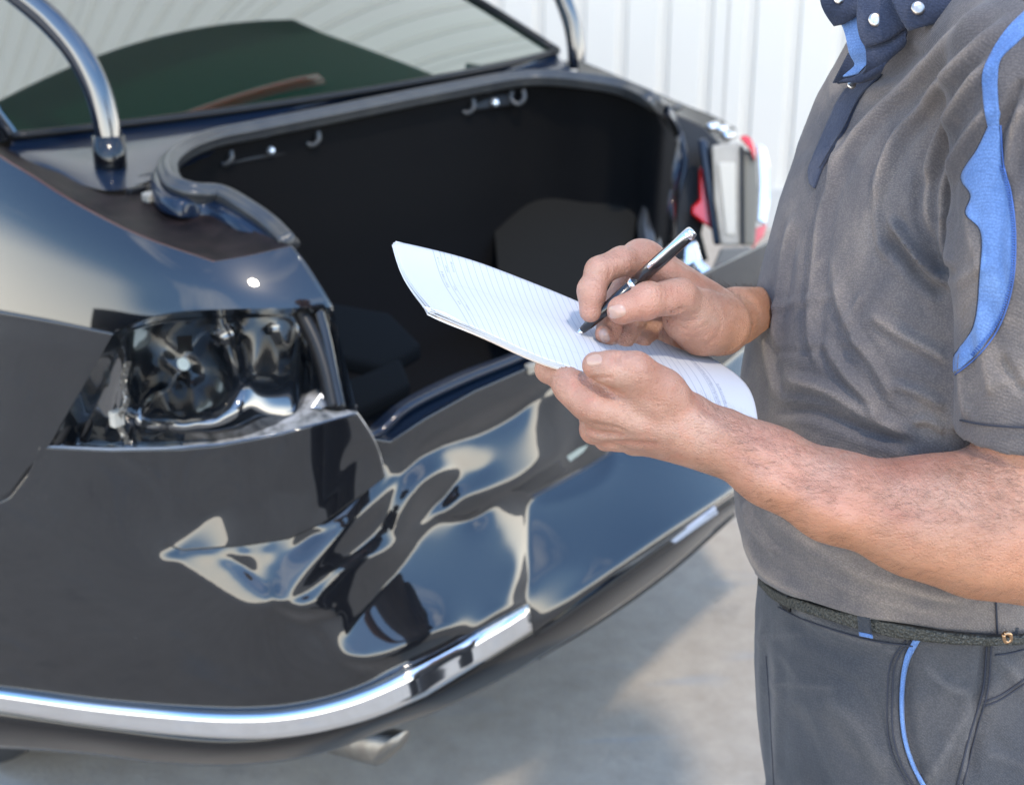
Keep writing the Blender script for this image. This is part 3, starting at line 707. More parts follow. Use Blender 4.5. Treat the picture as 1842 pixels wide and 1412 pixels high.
# speaker/hook brackets under the parcel shelf
def bracket(x0, y0, x1, y1, d0, d1, h):
    pts = [(x0, y0), (x1, y1), (x1 + 3, y1 + h), (x0 + 3, y0 + h)]
    pf = np.array([D(a, b, d_) for (a, b), d_ in zip(pts, (d0, d1, d1, d0))]); V_, F_ = prism(pf, pf + rays(x0, y0) * .03)
    br = mesh_obj('hinge_bracket', V_, F_, M_BLACKPL, CAR, smooth=False); bevel(br, .004)
    for (a, b, d_) in ((x0 - 8, y0 + 12, d0 - .01), (x1 + 6, y1 + 6, d1 - .01)):
        hk = spline([(a - 10, b - 8), (a - 12, b + 6), (a, b + 16), (a + 12, b + 6), (a + 10, b - 10)], 20)
        V_, F_ = tube(D(hk[:, 0], hk[:, 1], np.full(20, d_)), .0055, 8); mesh_obj('hook', V_, F_, M_RUBBER, br)
    cx_, cy_ = (x0 + x1) / 2 + 4, (y0 + y1) / 2 + h / 2 + 2
    a_ = np.linspace(0, 6.28, 16, endpoint=False); dd_ = (d0 + d1) / 2 - .012
    pf = np.array([D(cx_ + 7 * math.cos(t), cy_ + 7 * math.sin(t), dd_) for t in a_]); V_, F_ = prism(pf, pf + rays(cx_, cy_) * .012)
    mesh_obj('bolt_head', V_, F_, mat('zinc_bolt', (.75, .82, .88), .25, .7), br)
bracket(412, 268, 555, 240, 2.66, 2.78, 30)
bracket(848, 176, 925, 166, 3.05, 3.13, 24)

# ------------------------------------------------------------------ lid hinges and open lid
def hinge(pts, ds, r0, r1):
    s_ = spline([(a, b, d_) for (a, b), d_ in zip(pts, ds)], 60); P = D(s_[:, 0], s_[:, 1], s_[:, 2])
    V_, F_ = tube(P, np.linspace(r0, r1, 60), 20); h_ = mesh_obj('lid_hinge_arm', V_, F_, M_HINGE, CAR)
    return P, h_
M_HINGE = mat('painted_hinge_arm', (.010, .016, .028), .12, .35, coat=1., Coat_IOR=1.9)
hz0 = dep(W(197, 305, z=1.04)); hz1 = dep(W(1037, 118, z=1.04)); print('HINGE', hz0, hz1, tocar(W(197, 305, z=1.04)), tocar(W(1037, 118, z=1.04)))
PL, hL = hinge([(200, 318), (198, 270), (190, 215), (172, 155), (140, 95), (95, 42), (45, -2), (-30, -60), (-90, -110)], np.linspace(hz0, hz0 - .1, 9), .0235, .0215)
PR, hR = hinge([(1037, 124), (1036, 90), (1030, 50), (1018, 12), (1000, -30), (975, -75), (940, -120)], np.linspace(hz1, hz1 - .08, 7), .0215, .02)
V_, F_ = tube(np.array([PL[0] - ZV * .01, PL[0] + (PL[8] - PL[0])]), .0275, 24); mesh_obj('hinge_sleeve', V_, F_, M_GLOSSBLK, hL)
for P in (PL, PR):
    V_, F_ = tube(np.array([P[0] - ZV * .02, P[0] - ZV * .004, P[0] + ZV * .004]), [.055, .05, .03], 24); mesh_obj('hinge_foot', V_, F_, M_PAINT_IN, CAR)
a_ = PL[-1]; b_ = PR[-1]
# lid: from the hinge tops up and forward, outer skin towards the window
cu = tocar(a_); cv = tocar(b_); print('LID', cu.round(2), cv.round(2))
y0_ = (cu[1] + cv[1]) / 2; z0_ = max(cu[2], cv[2]) - .02
lg = []
for j, t in enumerate(np.linspace(0, 1, 30)):
    row = []
    for i, s_ in enumerate(np.linspace(-1, 1, 40)):
        x_ = s_ * (.70 - .05 * t); zb = z0_ + .015 + t * .62 - .05 * (s_ ** 2) * t - .12 * max(0, t - .8) * s_ * s_
        row.append(carp(x_ + .12, y0_ - .06 + .50 * t - .05 * s_ * s_, zb - .10 * t))
    lg.append(row)
lid = grid_obj('trunk_lid', np.array(lg), M_LID, CAR, thick=.04)
lb_ = [carp(s_ * .28 + .12, y0_ - .06 + .5 * .14 + .03, z0_ + .085) for s_ in np.linspace(-1, 1, 12)]
V_, F_ = tube(np.array(lb_), .034, 8); mesh_obj('high_brake_lamp', V_, F_, M_RED, lid)

# ------------------------------------------------------------------ rear window, roof and pillars
BL, BR = W(22, 250, z=1.07), W(1003, 96, z=1.07)
print('GLASS', tocar(BL).round(2), tocar(BR).round(2))
cbl, cbr = tocar(BL), tocar(BR)
def glass_row(t, n=60, ins=0):
    out = []
    for s_ in np.linspace(0, 1, n):
        c_ = cbl * (1 - s_) + cbr * s_
        bow = 4 * s_ * (1 - s_)
        mid = (cbl[0] + cbr[0]) / 2
        x_ = mid + (c_[0] - mid) * (1 - .16 * t)
        y_ = c_[1] - .09 * bow * (1 - .3 * t) + .66 * t
        z_ = 1.07 + .33 * t - .05 * t * t + .035 * bow * t
        out.append(carp(x_, y_, z_))
    return np.array(out)
GLS = np.stack([glass_row(t) for t in np.linspace(0, 1, 40)])
m_gl = grid_obj('rear_window', GLS, M_GLASS, CAR, thick=.004, label='dark green tinted rear window with dust specks')
V_, F_ = tube(glass_row(0) + ZV * .004, .008, 8); mesh_obj('window_seal', V_, F_, M_BLACKPL, CAR)
lf = np.stack([glass_row(t)[0] for t in np.linspace(0, 1, 20)]); rt = np.stack([glass_row(t)[-1] for t in np.linspace(0, 1, 20)])
V_, F_ = tube(lf + ZV * .004, .008, 8); mesh_obj('window_seal', V_, F_, M_BLACKPL, CAR)
V_, F_ = tube(rt + ZV * .004, .010, 8); mesh_obj('window_seal', V_, F_, M_BLACKPL, CAR)
# deck strip between glass and opening
row0 = glass_row(0, 80)
mid_ = np.array([W(a, b, z=1.055) for a, b in spline([(10, 268), (110, 282), (215, 268), (480, 212), (800, 150), (1015, 112)], 80)])
mid2 = np.array([W(a, b, z=1.045) for a, b in spline([(100, 306), (200, 330), (300, 300), (480, 226), (800, 162), (1035, 130)], 80)])
grid_obj('rear_deck', np.stack([row0 - ZV * .004, mid_ * .5 + row0 * .5 - ZV * .008, mid_, mid_ * .4 + mid2 * .6 - ZV * .006, mid2 - ZV * .012]), M_PAINT_IN, CAR, label='dark blue painted strip below the rear window')
# small hinge pocket pieces
for a, b, w_, m_ in ((262, 320, .03, M_RUBBER), (245, 345, .022, M_BLACKPL), (282, 352, .03, M_PUTTY), (1010, 118, .03, M_BLACKPL), (1055, 128, .03, M_BLACKPL)):
    p = W(a, b, z=1.03); V_, F_ = box(*p, w_ * 1.6, w_ * .7, .016, [CXV, CYV, ZV]); bevel(mesh_obj('hinge_pocket_clip', V_, F_, m_, CAR, smooth=False), .004)

# roof and far flank
top = glass_row(1)
ct = tocar(top)
rows = [top]
for yy, zz_ in ((.15, .035), (.6, .07), (1.2, .06), (1.7, .0)):
    rows.append(np.array([carp(c_[0] * 1.02, ct[:, 1].mean() + yy, c_[2] + zz_) for c_ in ct]))
grid_obj('roof', np.stack(rows), M_PAINT, CAR, thick=.01)
def body_side(sx):
    x0 = cbr[0] if sx > 0 else cbl[0]
    ys = np.linspace(.45 if sx > 0 else 0, 4.2, 24); G = []
    for t in np.linspace(0, 1, 10):
        r_ = []
        for y_ in ys:
            zt = np.interp(y_, [0, .6, 2.9, 4.2], [.96, 1.02, .98, .78])
            z_ = zt * (1 - t) + .22 * t
            x_ = sx * ((.76 if sx < 0 else .58) + .10 * math.sin(math.pi * min(1, t * .9 + .1)) ** .8) + (.03 if sx > 0 else .0)
            if sx > 0 and y_ < .5: x_ -= .10 * (1 - y_ / .5) ** 2
            r_.append(carp(x_, y_, z_))
        G.append(r_)
    return np.array(G)
G = body_side(1); grid_obj('far_side_panel', G, M_PAINT, CAR, thick=.01)
G = body_side(-1)[:, 6:]; G = G - CXV * .0; grid_obj('near_door_side', G, M_PAINT, CAR, thick=.01)
# hood / nose closing the body beyond the view
nose = []
for t in np.linspace(0, 1, 16):
    y_ = 2.7 + 1.55 * t; z_ = 1.0 - .08 * t - .22 * t ** 3
    nose.append([carp(s_ * (.86 - .05 * t), y_ + .0, z_ - .06 * s_ * s_) for s_ in np.linspace(-1, 1, 20)])
nose.append([carp(s_ * .8, 4.32, .3) for s_ in np.linspace(-1, 1, 20)])
grid_obj('front_end', np.array(nose), M_PAINT, CAR, thick=.01)
# windscreen and side windows
ws = []
for t in np.linspace(0, 1, 8): ws.append([carp(s_ * (.62 + .14 * t), 2.35 - .1 + .65 * t - .05 * s_ * s_, 1.40 - .38 * t) for s_ in np.linspace(-1, 1, 16)])
grid_obj('windscreen', np.array(ws), M_GLASS, CAR, thick=.004)
for sx in (-1, 1):
    G = [[carp(sx * (.80 - .2 * t), 1.0 + (1.9 - .5 * t) * s_ + .4 * t, 1.02 + .36 * t) for s_ in np.linspace(0, 1, 12)] for t in np.linspace(0, 1, 6)]
    grid_obj('side_window', np.array(G), M_GLASS, CAR, thick=.004)
    # rear pillar
    g0 = lf if sx < 0 else rt
    G = np.stack([g0, g0 * .5 + np.stack([carp(sx * (.80 - .17 * t), 1.05 + .5 * t, 1.02 + .32 * t) for t in np.linspace(0, 1, 20)]) * .5 + ZV * .008, np.stack([carp(sx * (.82 - .17 * t), 1.05 + .5 * t, 1.015 + .32 * t) for t in np.linspace(0, 1, 20)])])
    grid_obj('rear_pillar', G, M_PAINT, CAR)
# wheels
M_TYRE = mat('tyre_rubber', (.02, .02, .021), .8)
for sx in (-1, 1):
    for yy in (.95, 3.65):
        c_ = carp(sx * .77, yy, .315); P = np.array([c_ - CXV * .1, c_ - CXV * .085, c_ + CXV * .085, c_ + CXV * .1])
        V_, F_ = tube(P, [.27, .315, .315, .27], 48); w_ = mesh_obj('wheel', V_, F_, M_TYRE, CAR)
        P = np.array([c_ - CXV * .104, c_ + CXV * .104]); V_, F_ = tube(P, [.20, .20], 32); mesh_obj('rim', V_, F_, M_STEEL, w_)

# ------------------------------------------------------------------ far corner of the car
def solid_px(name, pts, d, depth, m, parent=CAR, **k):
    dd_ = np.broadcast_to(np.asarray(d, float), (len(pts),))
    pf = np.array([D(a, b, x_) for (a, b), x_ in zip(pts, dd_)]); V_, F_ = prism(pf, pf + rays(*np.mean(np.array(pts, float), 0)) * depth)
    o = mesh_obj(name, V_, F_, m, parent, smooth=False, **k); bevel(o, .006); return o
# black gutter from the far hinge to the lamp
e_t = [(1040, 108), (1100, 132), (1160, 158), (1230, 188), (1290, 212), (1325, 232)]; e_b = [(1045, 140), (1110, 150), (1180, 180), (1225, 225), (1250, 260), (1300, 262)]
A = spline(e_t, 50); B = spline(e_b, 50)
dA = np.interp(A[:, 0], [1040, 1325], [dep(W(1040, 108, z=1.06)), 3.72]); dB_ = np.interp(B[:, 0], [1045, 1300], [dep(W(1045, 140, z=1.04)), 3.5])
grid_obj('far_gutter', np.stack([D(A[:, 0], A[:, 1], dA) * (1 - t) + D(B[:, 0], B[:, 1], dB_) * t - ZV * .015 * math.sin(3.14 * t) for t in np.linspace(0, 1, 8)]), M_GLOSSBLK, CAR)
solid_px('far_end_panel', [(1205, 200), (1262, 225), (1300, 262), (1290, 300), (1262, 420), (1275, 470), (1200, 470), (1165, 455), (1168, 400), (1190, 345), (1212, 290), (1214, 235)], 3.36, .05, M_BLACKPL)
e = spline([(1222, 240), (1232, 290), (1222, 340), (1205, 400), (1190, 450)], 20); V_, F_ = tube(D(e[:, 0], e[:, 1], np.full(20, 3.30)), .008, 8); mesh_obj('painted_seam', V_, F_, M_PAINT_IN, CAR)
solid_px('tail_lamp_lens', [(1257, 300), (1272, 302), (1280, 345), (1282, 415), (1262, 400), (1243, 385), (1244, 372), (1258, 360)], 3.28, .05, M_RED, label='red lens of the far tail lamp')
solid_px('lamp_bracket_edge', [(1255, 250), (1272, 250), (1300, 440), (1284, 442)], 3.26, .04, M_PAINT_IN)
solid_px('lamp_housing', [(1280, 262), (1332, 256), (1336, 300), (1334, 442), (1296, 442), (1284, 360)], 3.24, .10, M_PUTTY, label='taupe housing of the far tail lamp')
solid_px('lamp_housing_ridge', [(1290, 292), (1324, 292), (1324, 425), (1304, 425)], 3.235, .02, mat('pale_taupe_panel', (.46, .42, .35), .45))
solid_px('lamp_housing_side', [(1336, 268), (1360, 276), (1364, 350), (1358, 442), (1336, 442)], 3.27, .10, M_OLIVE)
solid_px('lamp_housing_joint', [(1331, 262), (1338, 262), (1340, 442), (1333, 442)], 3.23, .03, M_BLACKPL)
solid_px('lamp_rim', [(1329, 248), (1340, 242), (1352, 250), (1358, 270), (1358, 292), (1350, 272), (1338, 258)], 3.25, .08, M_RED)
solid_px('lamp_outer_lens', [(1360, 258), (1376, 262), (1384, 300), (1386, 360), (1378, 405), (1360, 400), (1364, 330)], 3.3, .12, M_CLEAR)
solid_px('lamp_lower_lens', [(1356, 412), (1380, 402), (1374, 425), (1360, 440), (1352, 452)], 3.3, .06, mat('pale_red_lens', (.55, .12, .12), .2))
solid_px('far_bumper_corner', [(1296, 446), (1350, 444), (1366, 470), (1384, 510), (1340, 540), (1282, 520), (1282, 480)], 3.18, .2, mat('grey_bumper_plastic', (.10, .095, .085), .5))
solid_px('far_bumper_shine', [(1232, 442), (1252, 432), (1262, 470), (1286, 490), (1288, 515), (1262, 520), (1230, 480)], 3.1, .05, M_CLEAR)  # bright block put in for the highlight on the far bumper
for (a, b, rr_) in ((1283, 228, .018), (1300, 232, .016), (1218, 195, .014), (1311, 245, .02)):
    V_, F_ = tube(D([a - 8, a + 8], [b + 3, b - 3], [3.4, 3.42]), rr_ * .6, 10); mesh_obj('gutter_fastener', V_, F_, M_CHROME if rr_ > .015 else M_RUBBER, CAR)
# ------------------------------------------------------------------ distance fields and surface extraction
class Field:
    def __init__(s, lo, hi, h):
        s.lo = np.array(lo, float); s.h = h; s.n = np.ceil((np.array(hi) - s.lo) / h).astype(int) + 1
        s.ax = [s.lo[i] + h * np.arange(s.n[i]) for i in range(3)]
        s.f = np.full(s.n, 1.0, np.float32)
    def window(s, a, b, pad):
        i0 = np.maximum(np.floor((np.minimum(a, b) - pad - s.lo) / s.h).astype(int), 0); i1 = np.minimum(np.ceil((np.maximum(a, b) + pad - s.lo) / s.h).astype(int) + 1, s.n)
        return i0, i1
    def coords(s, i0, i1):
        return (s.ax[0][i0[0]:i1[0], None, None].astype(np.float32), s.ax[1][None, i0[1]:i1[1], None].astype(np.float32), s.ax[2][None, None, i0[2]:i1[2]].astype(np.float32))
    def blend(s, sl, d, k, sub=False):
        f = s.f[sl]
        if sub:
            h = np.clip(.5 - .5 * (f + d) / k, 0, 1); s.f[sl] = f * (1 - h) + (-d) * h + k * h * (1 - h)
        else:
            h = np.clip(.5 + .5 * (f - d) / k, 0, 1); s.f[sl] = f * (1 - h) + d * h - k * h * (1 - h)
    def cone(s, a, b, ra, rb, k=.006, sub=False, flat=None):
        a = np.asarray(a, float); b = np.asarray(b, float); rm = max(ra, rb) + k + 3 * s.h
        if flat: rm *= max(1, flat[1])
        i0, i1 = s.window(a, b, rm)
        if (i1 <= i0).any(): return
        x, y, z = s.coords(i0, i1); ab = b - a; l2 = float(ab @ ab) + 1e-12
        X, Y, Z = x - a[0], y - a[1], z - a[2]
        t = np.clip((X * ab[0] + Y * ab[1] + Z * ab[2]) / l2, 0, 1)
        dx, dy, dz = X - t * ab[0], Y - t * ab[1], Z - t * ab[2]
        r2 = dx * dx + dy * dy + dz * dz
        if flat:      # flattened section: flat = (direction, widening)
            w = np.asarray(flat[0], float); w = w / np.linalg.norm(w); c = dx * w[0] + dy * w[1] + dz * w[2]
            r2 = r2 - c * c + (c / flat[1]) ** 2
        d = np.sqrt(r2) - (ra + (rb - ra) * t)
        s.blend((slice(i0[0], i1[0]), slice(i0[1], i1[1]), slice(i0[2], i1[2])), d.astype(np.float32), k, sub)
    def chain(s, pts, rad, k=.006, **kw):
        for i in range(len(pts) - 1): s.cone(pts[i], pts[i + 1], rad[i], rad[i + 1], k, **kw)
    def mesh(s):
        """surface nets"""
        f = s.f; ins = f < 0; n = f.shape
        cnt = np.zeros([n[0] - 1, n[1] - 1, n[2] - 1], np.int8)
        for i in (0, 1):
            for j in (0, 1):
                for k in (0, 1): cnt += ins[i:n[0] - 1 + i, j:n[1] - 1 + j, k:n[2] - 1 + k]
        cell = np.argwhere((cnt > 0) & (cnt < 8)); idx = np.full(cnt.shape, -1, np.int32); idx[tuple(cell.T)] = np.arange(len(cell))
        P = np.zeros((len(cell), 3)); c_ = np.zeros(len(cell))
        cor = [(i, j, k) for i in (0, 1) for j in (0, 1) for k in (0, 1)]
        val = [f[cell[:, 0] + a, cell[:, 1] + b, cell[:, 2] + c] for a, b, c in cor]
        for p in range(8):
            for q_ in range(p + 1, 8):
                if sum(abs(cor[p][m] - cor[q_][m]) for m in range(3)) != 1: continue
                v0, v1 = val[p], val[q_]; m = (v0 < 0) != (v1 < 0); t = np.where(m, v0 / np.where(m, v0 - v1, 1), 0)
                P += m[:, None] * (np.array(cor[p])[None] + t[:, None] * (np.array(cor[q_]) - np.array(cor[p]))[None]); c_ += m
        V = s.lo + s.h * (cell + P / c_[:, None])
        Fs = []
        for axis in range(3):
            a, b = [(1, 2), (2, 0), (0, 1)][axis]
            sl0 = [slice(None)] * 3; sl1 = [slice(None)] * 3; sl0[axis] = slice(0, n[axis] - 1); sl1[axis] = slice(1, n[axis])
            e0 = ins[tuple(sl0)]; e1 = ins[tuple(sl1)]; ed = np.argwhere(e0 != e1)
            ed = ed[(ed[:, a] > 0) & (ed[:, b] > 0) & (ed[:, a] < n[a] - 1) & (ed[:, b] < n[b] - 1)]
            fl = e0[tuple(ed.T)]
            def g(da, db):
                c = ed.copy(); c[:, a] -= da; c[:, b] -= db; return idx[tuple(c.T)]
            qd = np.stack([g(1, 1), g(0, 1), g(0, 0), g(1, 0)], -1); qd[~fl] = qd[~fl][:, ::-1]; Fs.append(qd)
        return V, np.vstack(Fs)

def vnormals(V, Q):
    a, b, c, d = (V[Q[:, i]] for i in range(4)); nrm = np.cross(c - a, d - b); N_ = np.zeros_like(V)
    for i in range(4): np.add.at(N_, Q[:, i], nrm)
    return N_ / (np.linalg.norm(N_, axis=1)[:, None] + 1e-12)

def relax(V, Q, it, lam=.5):
    E_ = np.vstack([Q[:, [0, 1]], Q[:, [1, 2]], Q[:, [2, 3]], Q[:, [3, 0]]]); E_ = np.vstack([E_, E_[:, ::-1]])
    cnt = np.bincount(E_[:, 0], minlength=len(V))[:, None] + 1e-9
    for _ in range(it):
        for l in (lam, -lam * 1.03):
            S_ = np.stack([np.bincount(E_[:, 0], V[E_[:, 1], j], minlength=len(V)) for j in range(3)], -1)
            V = V + l * (S_ / cnt - V)
    return V

def folds(V, N_, items):
    """raise (or sink) ridges that run along lines given in picture positions, on the side that faces the lens; returns height and ridge mask"""
    px, py, d = proj(V); facing = np.clip((-(N_ * (V - CAMP)).sum(1) / np.linalg.norm(V - CAMP, axis=1)) * 2.5 + .3, 0, 1)
    H = np.zeros(len(V)); Rg = np.zeros(len(V))
    for it in items:
        pts, w, h = it[:3]; wear = it[3] if len(it) > 3 else 1.0
        L = spline(pts, 40); lo = L.min(0) - 4 * w; hi = L.max(0) + 4 * w
        m = np.where((px > lo[0]) & (px < hi[0]) & (py > lo[1]) & (py < hi[1]) & (facing > 0))[0]
        if not len(m): continue
        dist, side, par = polyline_dist(px[m], py[m], L); env = np.clip(np.minimum(par, 1 - par) / .16, 0, 1); env = env * env * (3 - 2 * env)
        x = dist / w; prof = np.exp(-x * x) - (.35 * np.exp(-((x - 1.7) / .8) ** 2))
        H[m] += h * prof * env * facing[m]
        if h > 0: Rg[m] = np.maximum(Rg[m], wear * np.exp(-(x * 2.3) ** 2) * env)
    return H, Rg

def bvh_of(V, Q): return BVHTree.FromPolygons([tuple(v) for v in V], [tuple(int(i) for i in f) for f in Q])
def on_surface(tree, px, py, off, fallback=None):
    """points where the sight lines of these pixels meet a surface, lifted off it"""
    r = rays(px, py).reshape(-1, 3); out = np.zeros_like(r); last = fallback; o = Vector(CAMP)
    hit = np.zeros(len(r), bool); dd = np.full(len(r), np.nan)
    for i, v in enumerate(r):
        loc, nn, _, dist = tree.ray_cast(o, Vector(v).normalized(), 6.0)
        if loc is not None: hit[i] = True; dd[i] = proj(np.array(loc))[2]; 
    shp = np.shape(px); d2 = dd.reshape(shp)
    if np.isnan(d2).any() and not np.isnan(d2).all():
        fl = np.nanmedian(d2)
        for row in range(shp[0]) if len(shp) > 1 else [None]:
            a = d2[row] if row is not None else d2; ok = ~np.isnan(a)
            if ok.any(): a[~ok] = np.interp(np.where(~ok)[0], np.where(ok)[0], a[ok])
            else: a[:] = fl
            if row is not None: d2[row] = a
    return CAMP + rays(px, py) * (d2 - off)[..., None]

def decal(name, tree, top, bot, m, parent, nu=40, nv=8, off=.0015, thick=.002, smooth_rows=0, puff=0, **k):
    G = patch_px(top, bot, nu, nv); o_ = off
    if puff:
        a = np.sin(np.linspace(0, np.pi, nu))[None] ** .5 * np.sin(np.linspace(0, np.pi, nv))[:, None] ** .5; o_ = off + puff * a
    P = on_surface(tree, G[..., 0], G[..., 1], o_)
    return grid_obj(name, P, m, parent, thick=thick, **k)
def seam(name, tree, pts, r, m, parent, n=60, off=.0005):
    e = spline(pts, n); P = on_surface(tree, e[:, 0], e[:, 1], off); V_, F_ = tube(P, r, 6); return mesh_obj(name, V_, F_, m, parent)

# ------------------------------------------------------------------ materials of the man
def skin(name, warm):
    m = mat(name, (.52, .30, .21), .48, 0, Subsurface_Weight=.22, Subsurface_Scale=.006)
    m.node_tree.nodes['Principled BSDF'].inputs['Subsurface Radius'].default_value = (1.0, .35, .18)
    q = N(m)
    c = q.ramp(q.noise(22, 6, .65), [(.30, (.30, .135, .085)), (.5, (.37, .195, .135)), (.72, (.43, .26, .19))])
    c = q.mix(q.math('MULTIPLY', q.ramp(q.noise(9, 3, .5), [(.5, 0.), (.75, 1.)]), .5), c, (.52, .20, .13))
    c = q.mix(q.math('MULTIPLY', q.ramp(q.noise(160, 4, .7), [(.56, 0.), (.72, 1.)]), .3), c, (.33, .13, .08))
    c = q.mix(q.math('MULTIPLY', q.ramp(q.noise(34, 5, .7, dist=1.5), [(.55, 0.), (.75, 1.)]), .4), c, (.46, .17, .11))
    c = q.mix(q.math('MULTIPLY', q.attr('crease'), .55), c, (.36, .15, .10))
    c = q.mix(q.math('MULTIPLY', q.attr('tan'), .75), c, (.44, .20, .10))  # orange bounce light of the undersides mixed into the skin colour
    q.set('Base Color', c)
    n1 = q.bump(q.vor(380, 'DISTANCE_TO_EDGE'), .6, .0014); n2 = q.bump(q.noise(110, 5, .7, stretch=(1, 1, 2.2)), .35, .002, n1)
    q.set('Normal', n2); q.set('Roughness', q.ramp(q.noise(80, 3), [(.3, .40), (.7, .58)]))
    return m
M_SKIN = skin('weathered_skin', 0)
M_NAIL = mat('fingernail', (.44, .27, .205), .3, 0, coat=.3, Subsurface_Weight=.2, Subsurface_Scale=.003)
M_HAIR = mat('dark_body_hair', (.05, .025, .015), .6)
def cloth(name, base, worn, dark, scale=1.0, weave=1.0):
    m = mat(name, base, .92); m.node_tree.nodes['Principled BSDF'].inputs['Specular IOR Level'].default_value = .15
    m.node_tree.nodes['Principled BSDF'].inputs['Sheen Weight'].default_value = .12
    q = N(m)
    c = q.ramp(q.noise(5.5 * scale, 5, .6, dist=.5), [(.32, dark), (.52, base), (.72, worn)])
    c = q.mix(q.math('MULTIPLY', q.attr('ridge'), .8), c, worn if sum(worn) > .5 else tuple(min(1, w * 1.35) for w in worn))
    c = q.mix(q.math('MULTIPLY', q.ramp(q.noise(26 * scale, 5, .7), [(.5, 0.), (.8, 1.)]), .2), c, worn)
    # knitted weave: fine diagonal cells
    wv = q.n.new('ShaderNodeTexWave'); wv.wave_type = 'BANDS'; wv.bands_direction = 'DIAGONAL'; wv.inputs['Scale'].default_value = 210 * weave
    wv.inputs['Distortion'].default_value = .8; wv.inputs['Detail'].default_value = 1; q.l.new(q.co(), wv.inputs['Vector'])
    vr = q.vor(620 * weave)
    c = q.mix(q.math('MULTIPLY', q.ramp(vr, [(.15, 0.), (.65, 1.)]), .34), c, tuple(v * .35 for v in dark))
    c = q.mix(q.math('MULTIPLY', wv.outputs['Fac'], .13), c, dark)
    q.set('Base Color', c)
    b1 = q.bump(wv.outputs['Fac'], .22, .0008); b2 = q.bump(vr, .35, .0008, b1); b3 = q.bump(q.noise(55 * scale, 5, .6), .3, .004, b2)
    q.set('Normal', b3); return m
M_SHIRT = cloth('faded_grey_knit', (.152, .132, .125), (.31, .25, .205), (.074, .071, .080))
M_NAVY = cloth('navy_twill', (.045, .055, .090), (.090, .095, .125), (.022, .028, .050), 1.6)
M_BLUE = cloth('bright_blue_knit', (.15, .26, .52), (.20, .32, .56), (.10, .19, .42), 1.5)
M_TROUSER = cloth('slate_work_twill', (.063, .065, .073), (.105, .098, .096), (.040, .043, .051), 1.0)
M_TROUSER2 = cloth('slate_work_twill_light', (.068, .071, .079), (.12, .115, .112), (.042, .046, .055), 1.4)
M_THREAD = mat('dark_seam_thread', (.028, .030, .042), .9)
M_BELT = mat('woven_belt', (.035, .034, .027), .55)
q = N(M_BELT); q.set('Base Color', q.ramp(q.vor(620), [(.25, (.075, .07, .055)), (.5, (.025, .025, .02))])); q.set('Normal', q.bump(q.vor(330), .8, .002))
M_SNAP = mat('worn_snap_metal', (.52, .47, .42), .28, 1.)
q = N(M_SNAP); q.set('Base Color', q.ramp(q.noise(160, 4), [(.35, (.36, .31, .27)), (.65, (.64, .60, .56))]))

MAN = empty('person', D(1600, 1100, 1.33) * [1, 1, 0], 'man in faded grey work shirt with blue trim writing on a paper pad', 'person')

# ------------------------------------------------------------------ arms and hands
def P3(*a): return [D(x, y, d) for x, y, d in a]
LW = D(1290, 797, 1.135)
LK = dict(i=D(1072, 732, 1.115), m=D(1085, 762, 1.135), r=D(1108, 782, 1.158), p=D(1140, 792, 1.178))
pts_la = P3((1900, 130, 1.06), (1885, 560, 1.10), (1866, 968, 1.135), (1760, 950, 1.13), (1650, 931, 1.125), (1500, 893, 1.122), (1390, 843, 1.125), (1305, 797, 1.133))
lo = np.min(pts_la + list(LK.values()) + P3((960, 640, 1.1), (1060, 600, 1.26)), 0) - .06; hi = np.max(pts_la, 0) + .07; hi[2] = D(1870, 500, 1.1)[2]; lo[1] -= .02
lo2, hi2 = lo.copy(), hi.copy()
A_ = Field(lo2, hi2, .0017)
A_.chain(pts_la, [.056, .050, .049, .0505, .0425, .0322, .0265, .0235], .02)
A_.cone(D(1842, 905, 1.135), D(1700, 915, 1.13), .043, .038, .02)
A_.cone(D(1385, 826, 1.125), D(1270, 775, 1.13), .0215, .0185, .014)
# palm body: metacarpals
back = D(1200, 740, 1.12) - D(1200, 740, 1.16)
for kx, (r0, r1) in dict(i=(.0195, .0135), m=(.0195, .0135), r=(.019, .0125), p=(.0175, .0115)).items():
    w0 = LW + (LK[kx] - LK['m']) * .30
    A_.cone(w0, LK[kx], r0, r1, .012)
A_.cone(D(1230, 755, 1.135), D(1120, 730, 1.135), .021, .0185, .014)
A_.cone(D(1180, 720, 1.128), D(1110, 700, 1.13), .016, .0155, .014)
# index finger reaching along the pad, then under it
A_.chain([LK['i'], D(1018, 684, 1.138), D(988, 664, 1.160), D(998, 648, 1.21), D(1030, 622, 1.25)], [.0128, .0112, .0108, .0095, .0085], .005)
A_.cone(D(1025, 698, 1.128), D(1052, 722, 1.122), .0125, .013, .008)
# remaining fingers curl under the pad, seen only as the row of knuckles
A_.chain([LK['m'], D(1070, 772, 1.160), D(1062, 740, 1.20), D(1080, 700, 1.245)], [.0135, .0115, .0105, .009], .005)
A_.chain([LK['r'], D(1092, 786, 1.180), D(1090, 755, 1.215), D(1110, 715, 1.255)], [.0125, .0108, .010, .0088], .005)
A_.chain([LK['p'], D(1122, 790, 1.200), D(1124, 765, 1.235), D(1140, 735, 1.265)], [.0115, .0098, .009, .008], .005)
# thumb on top of the pad
TH = P3((1225, 752, 1.128), (1142, 668, 1.098), (1102, 662, 1.097), (1071, 657, 1.106))
A_.chain(TH, [.0215, .0142, .0122, .0104], .007)
A_.cone(D(1190, 705, 1.115), D(1150, 690, 1.112), .0175, .0165, .012)
A_.cone(D(1120, 690, 1.118), D(1080, 682, 1.124), .0125, .0095, .010)
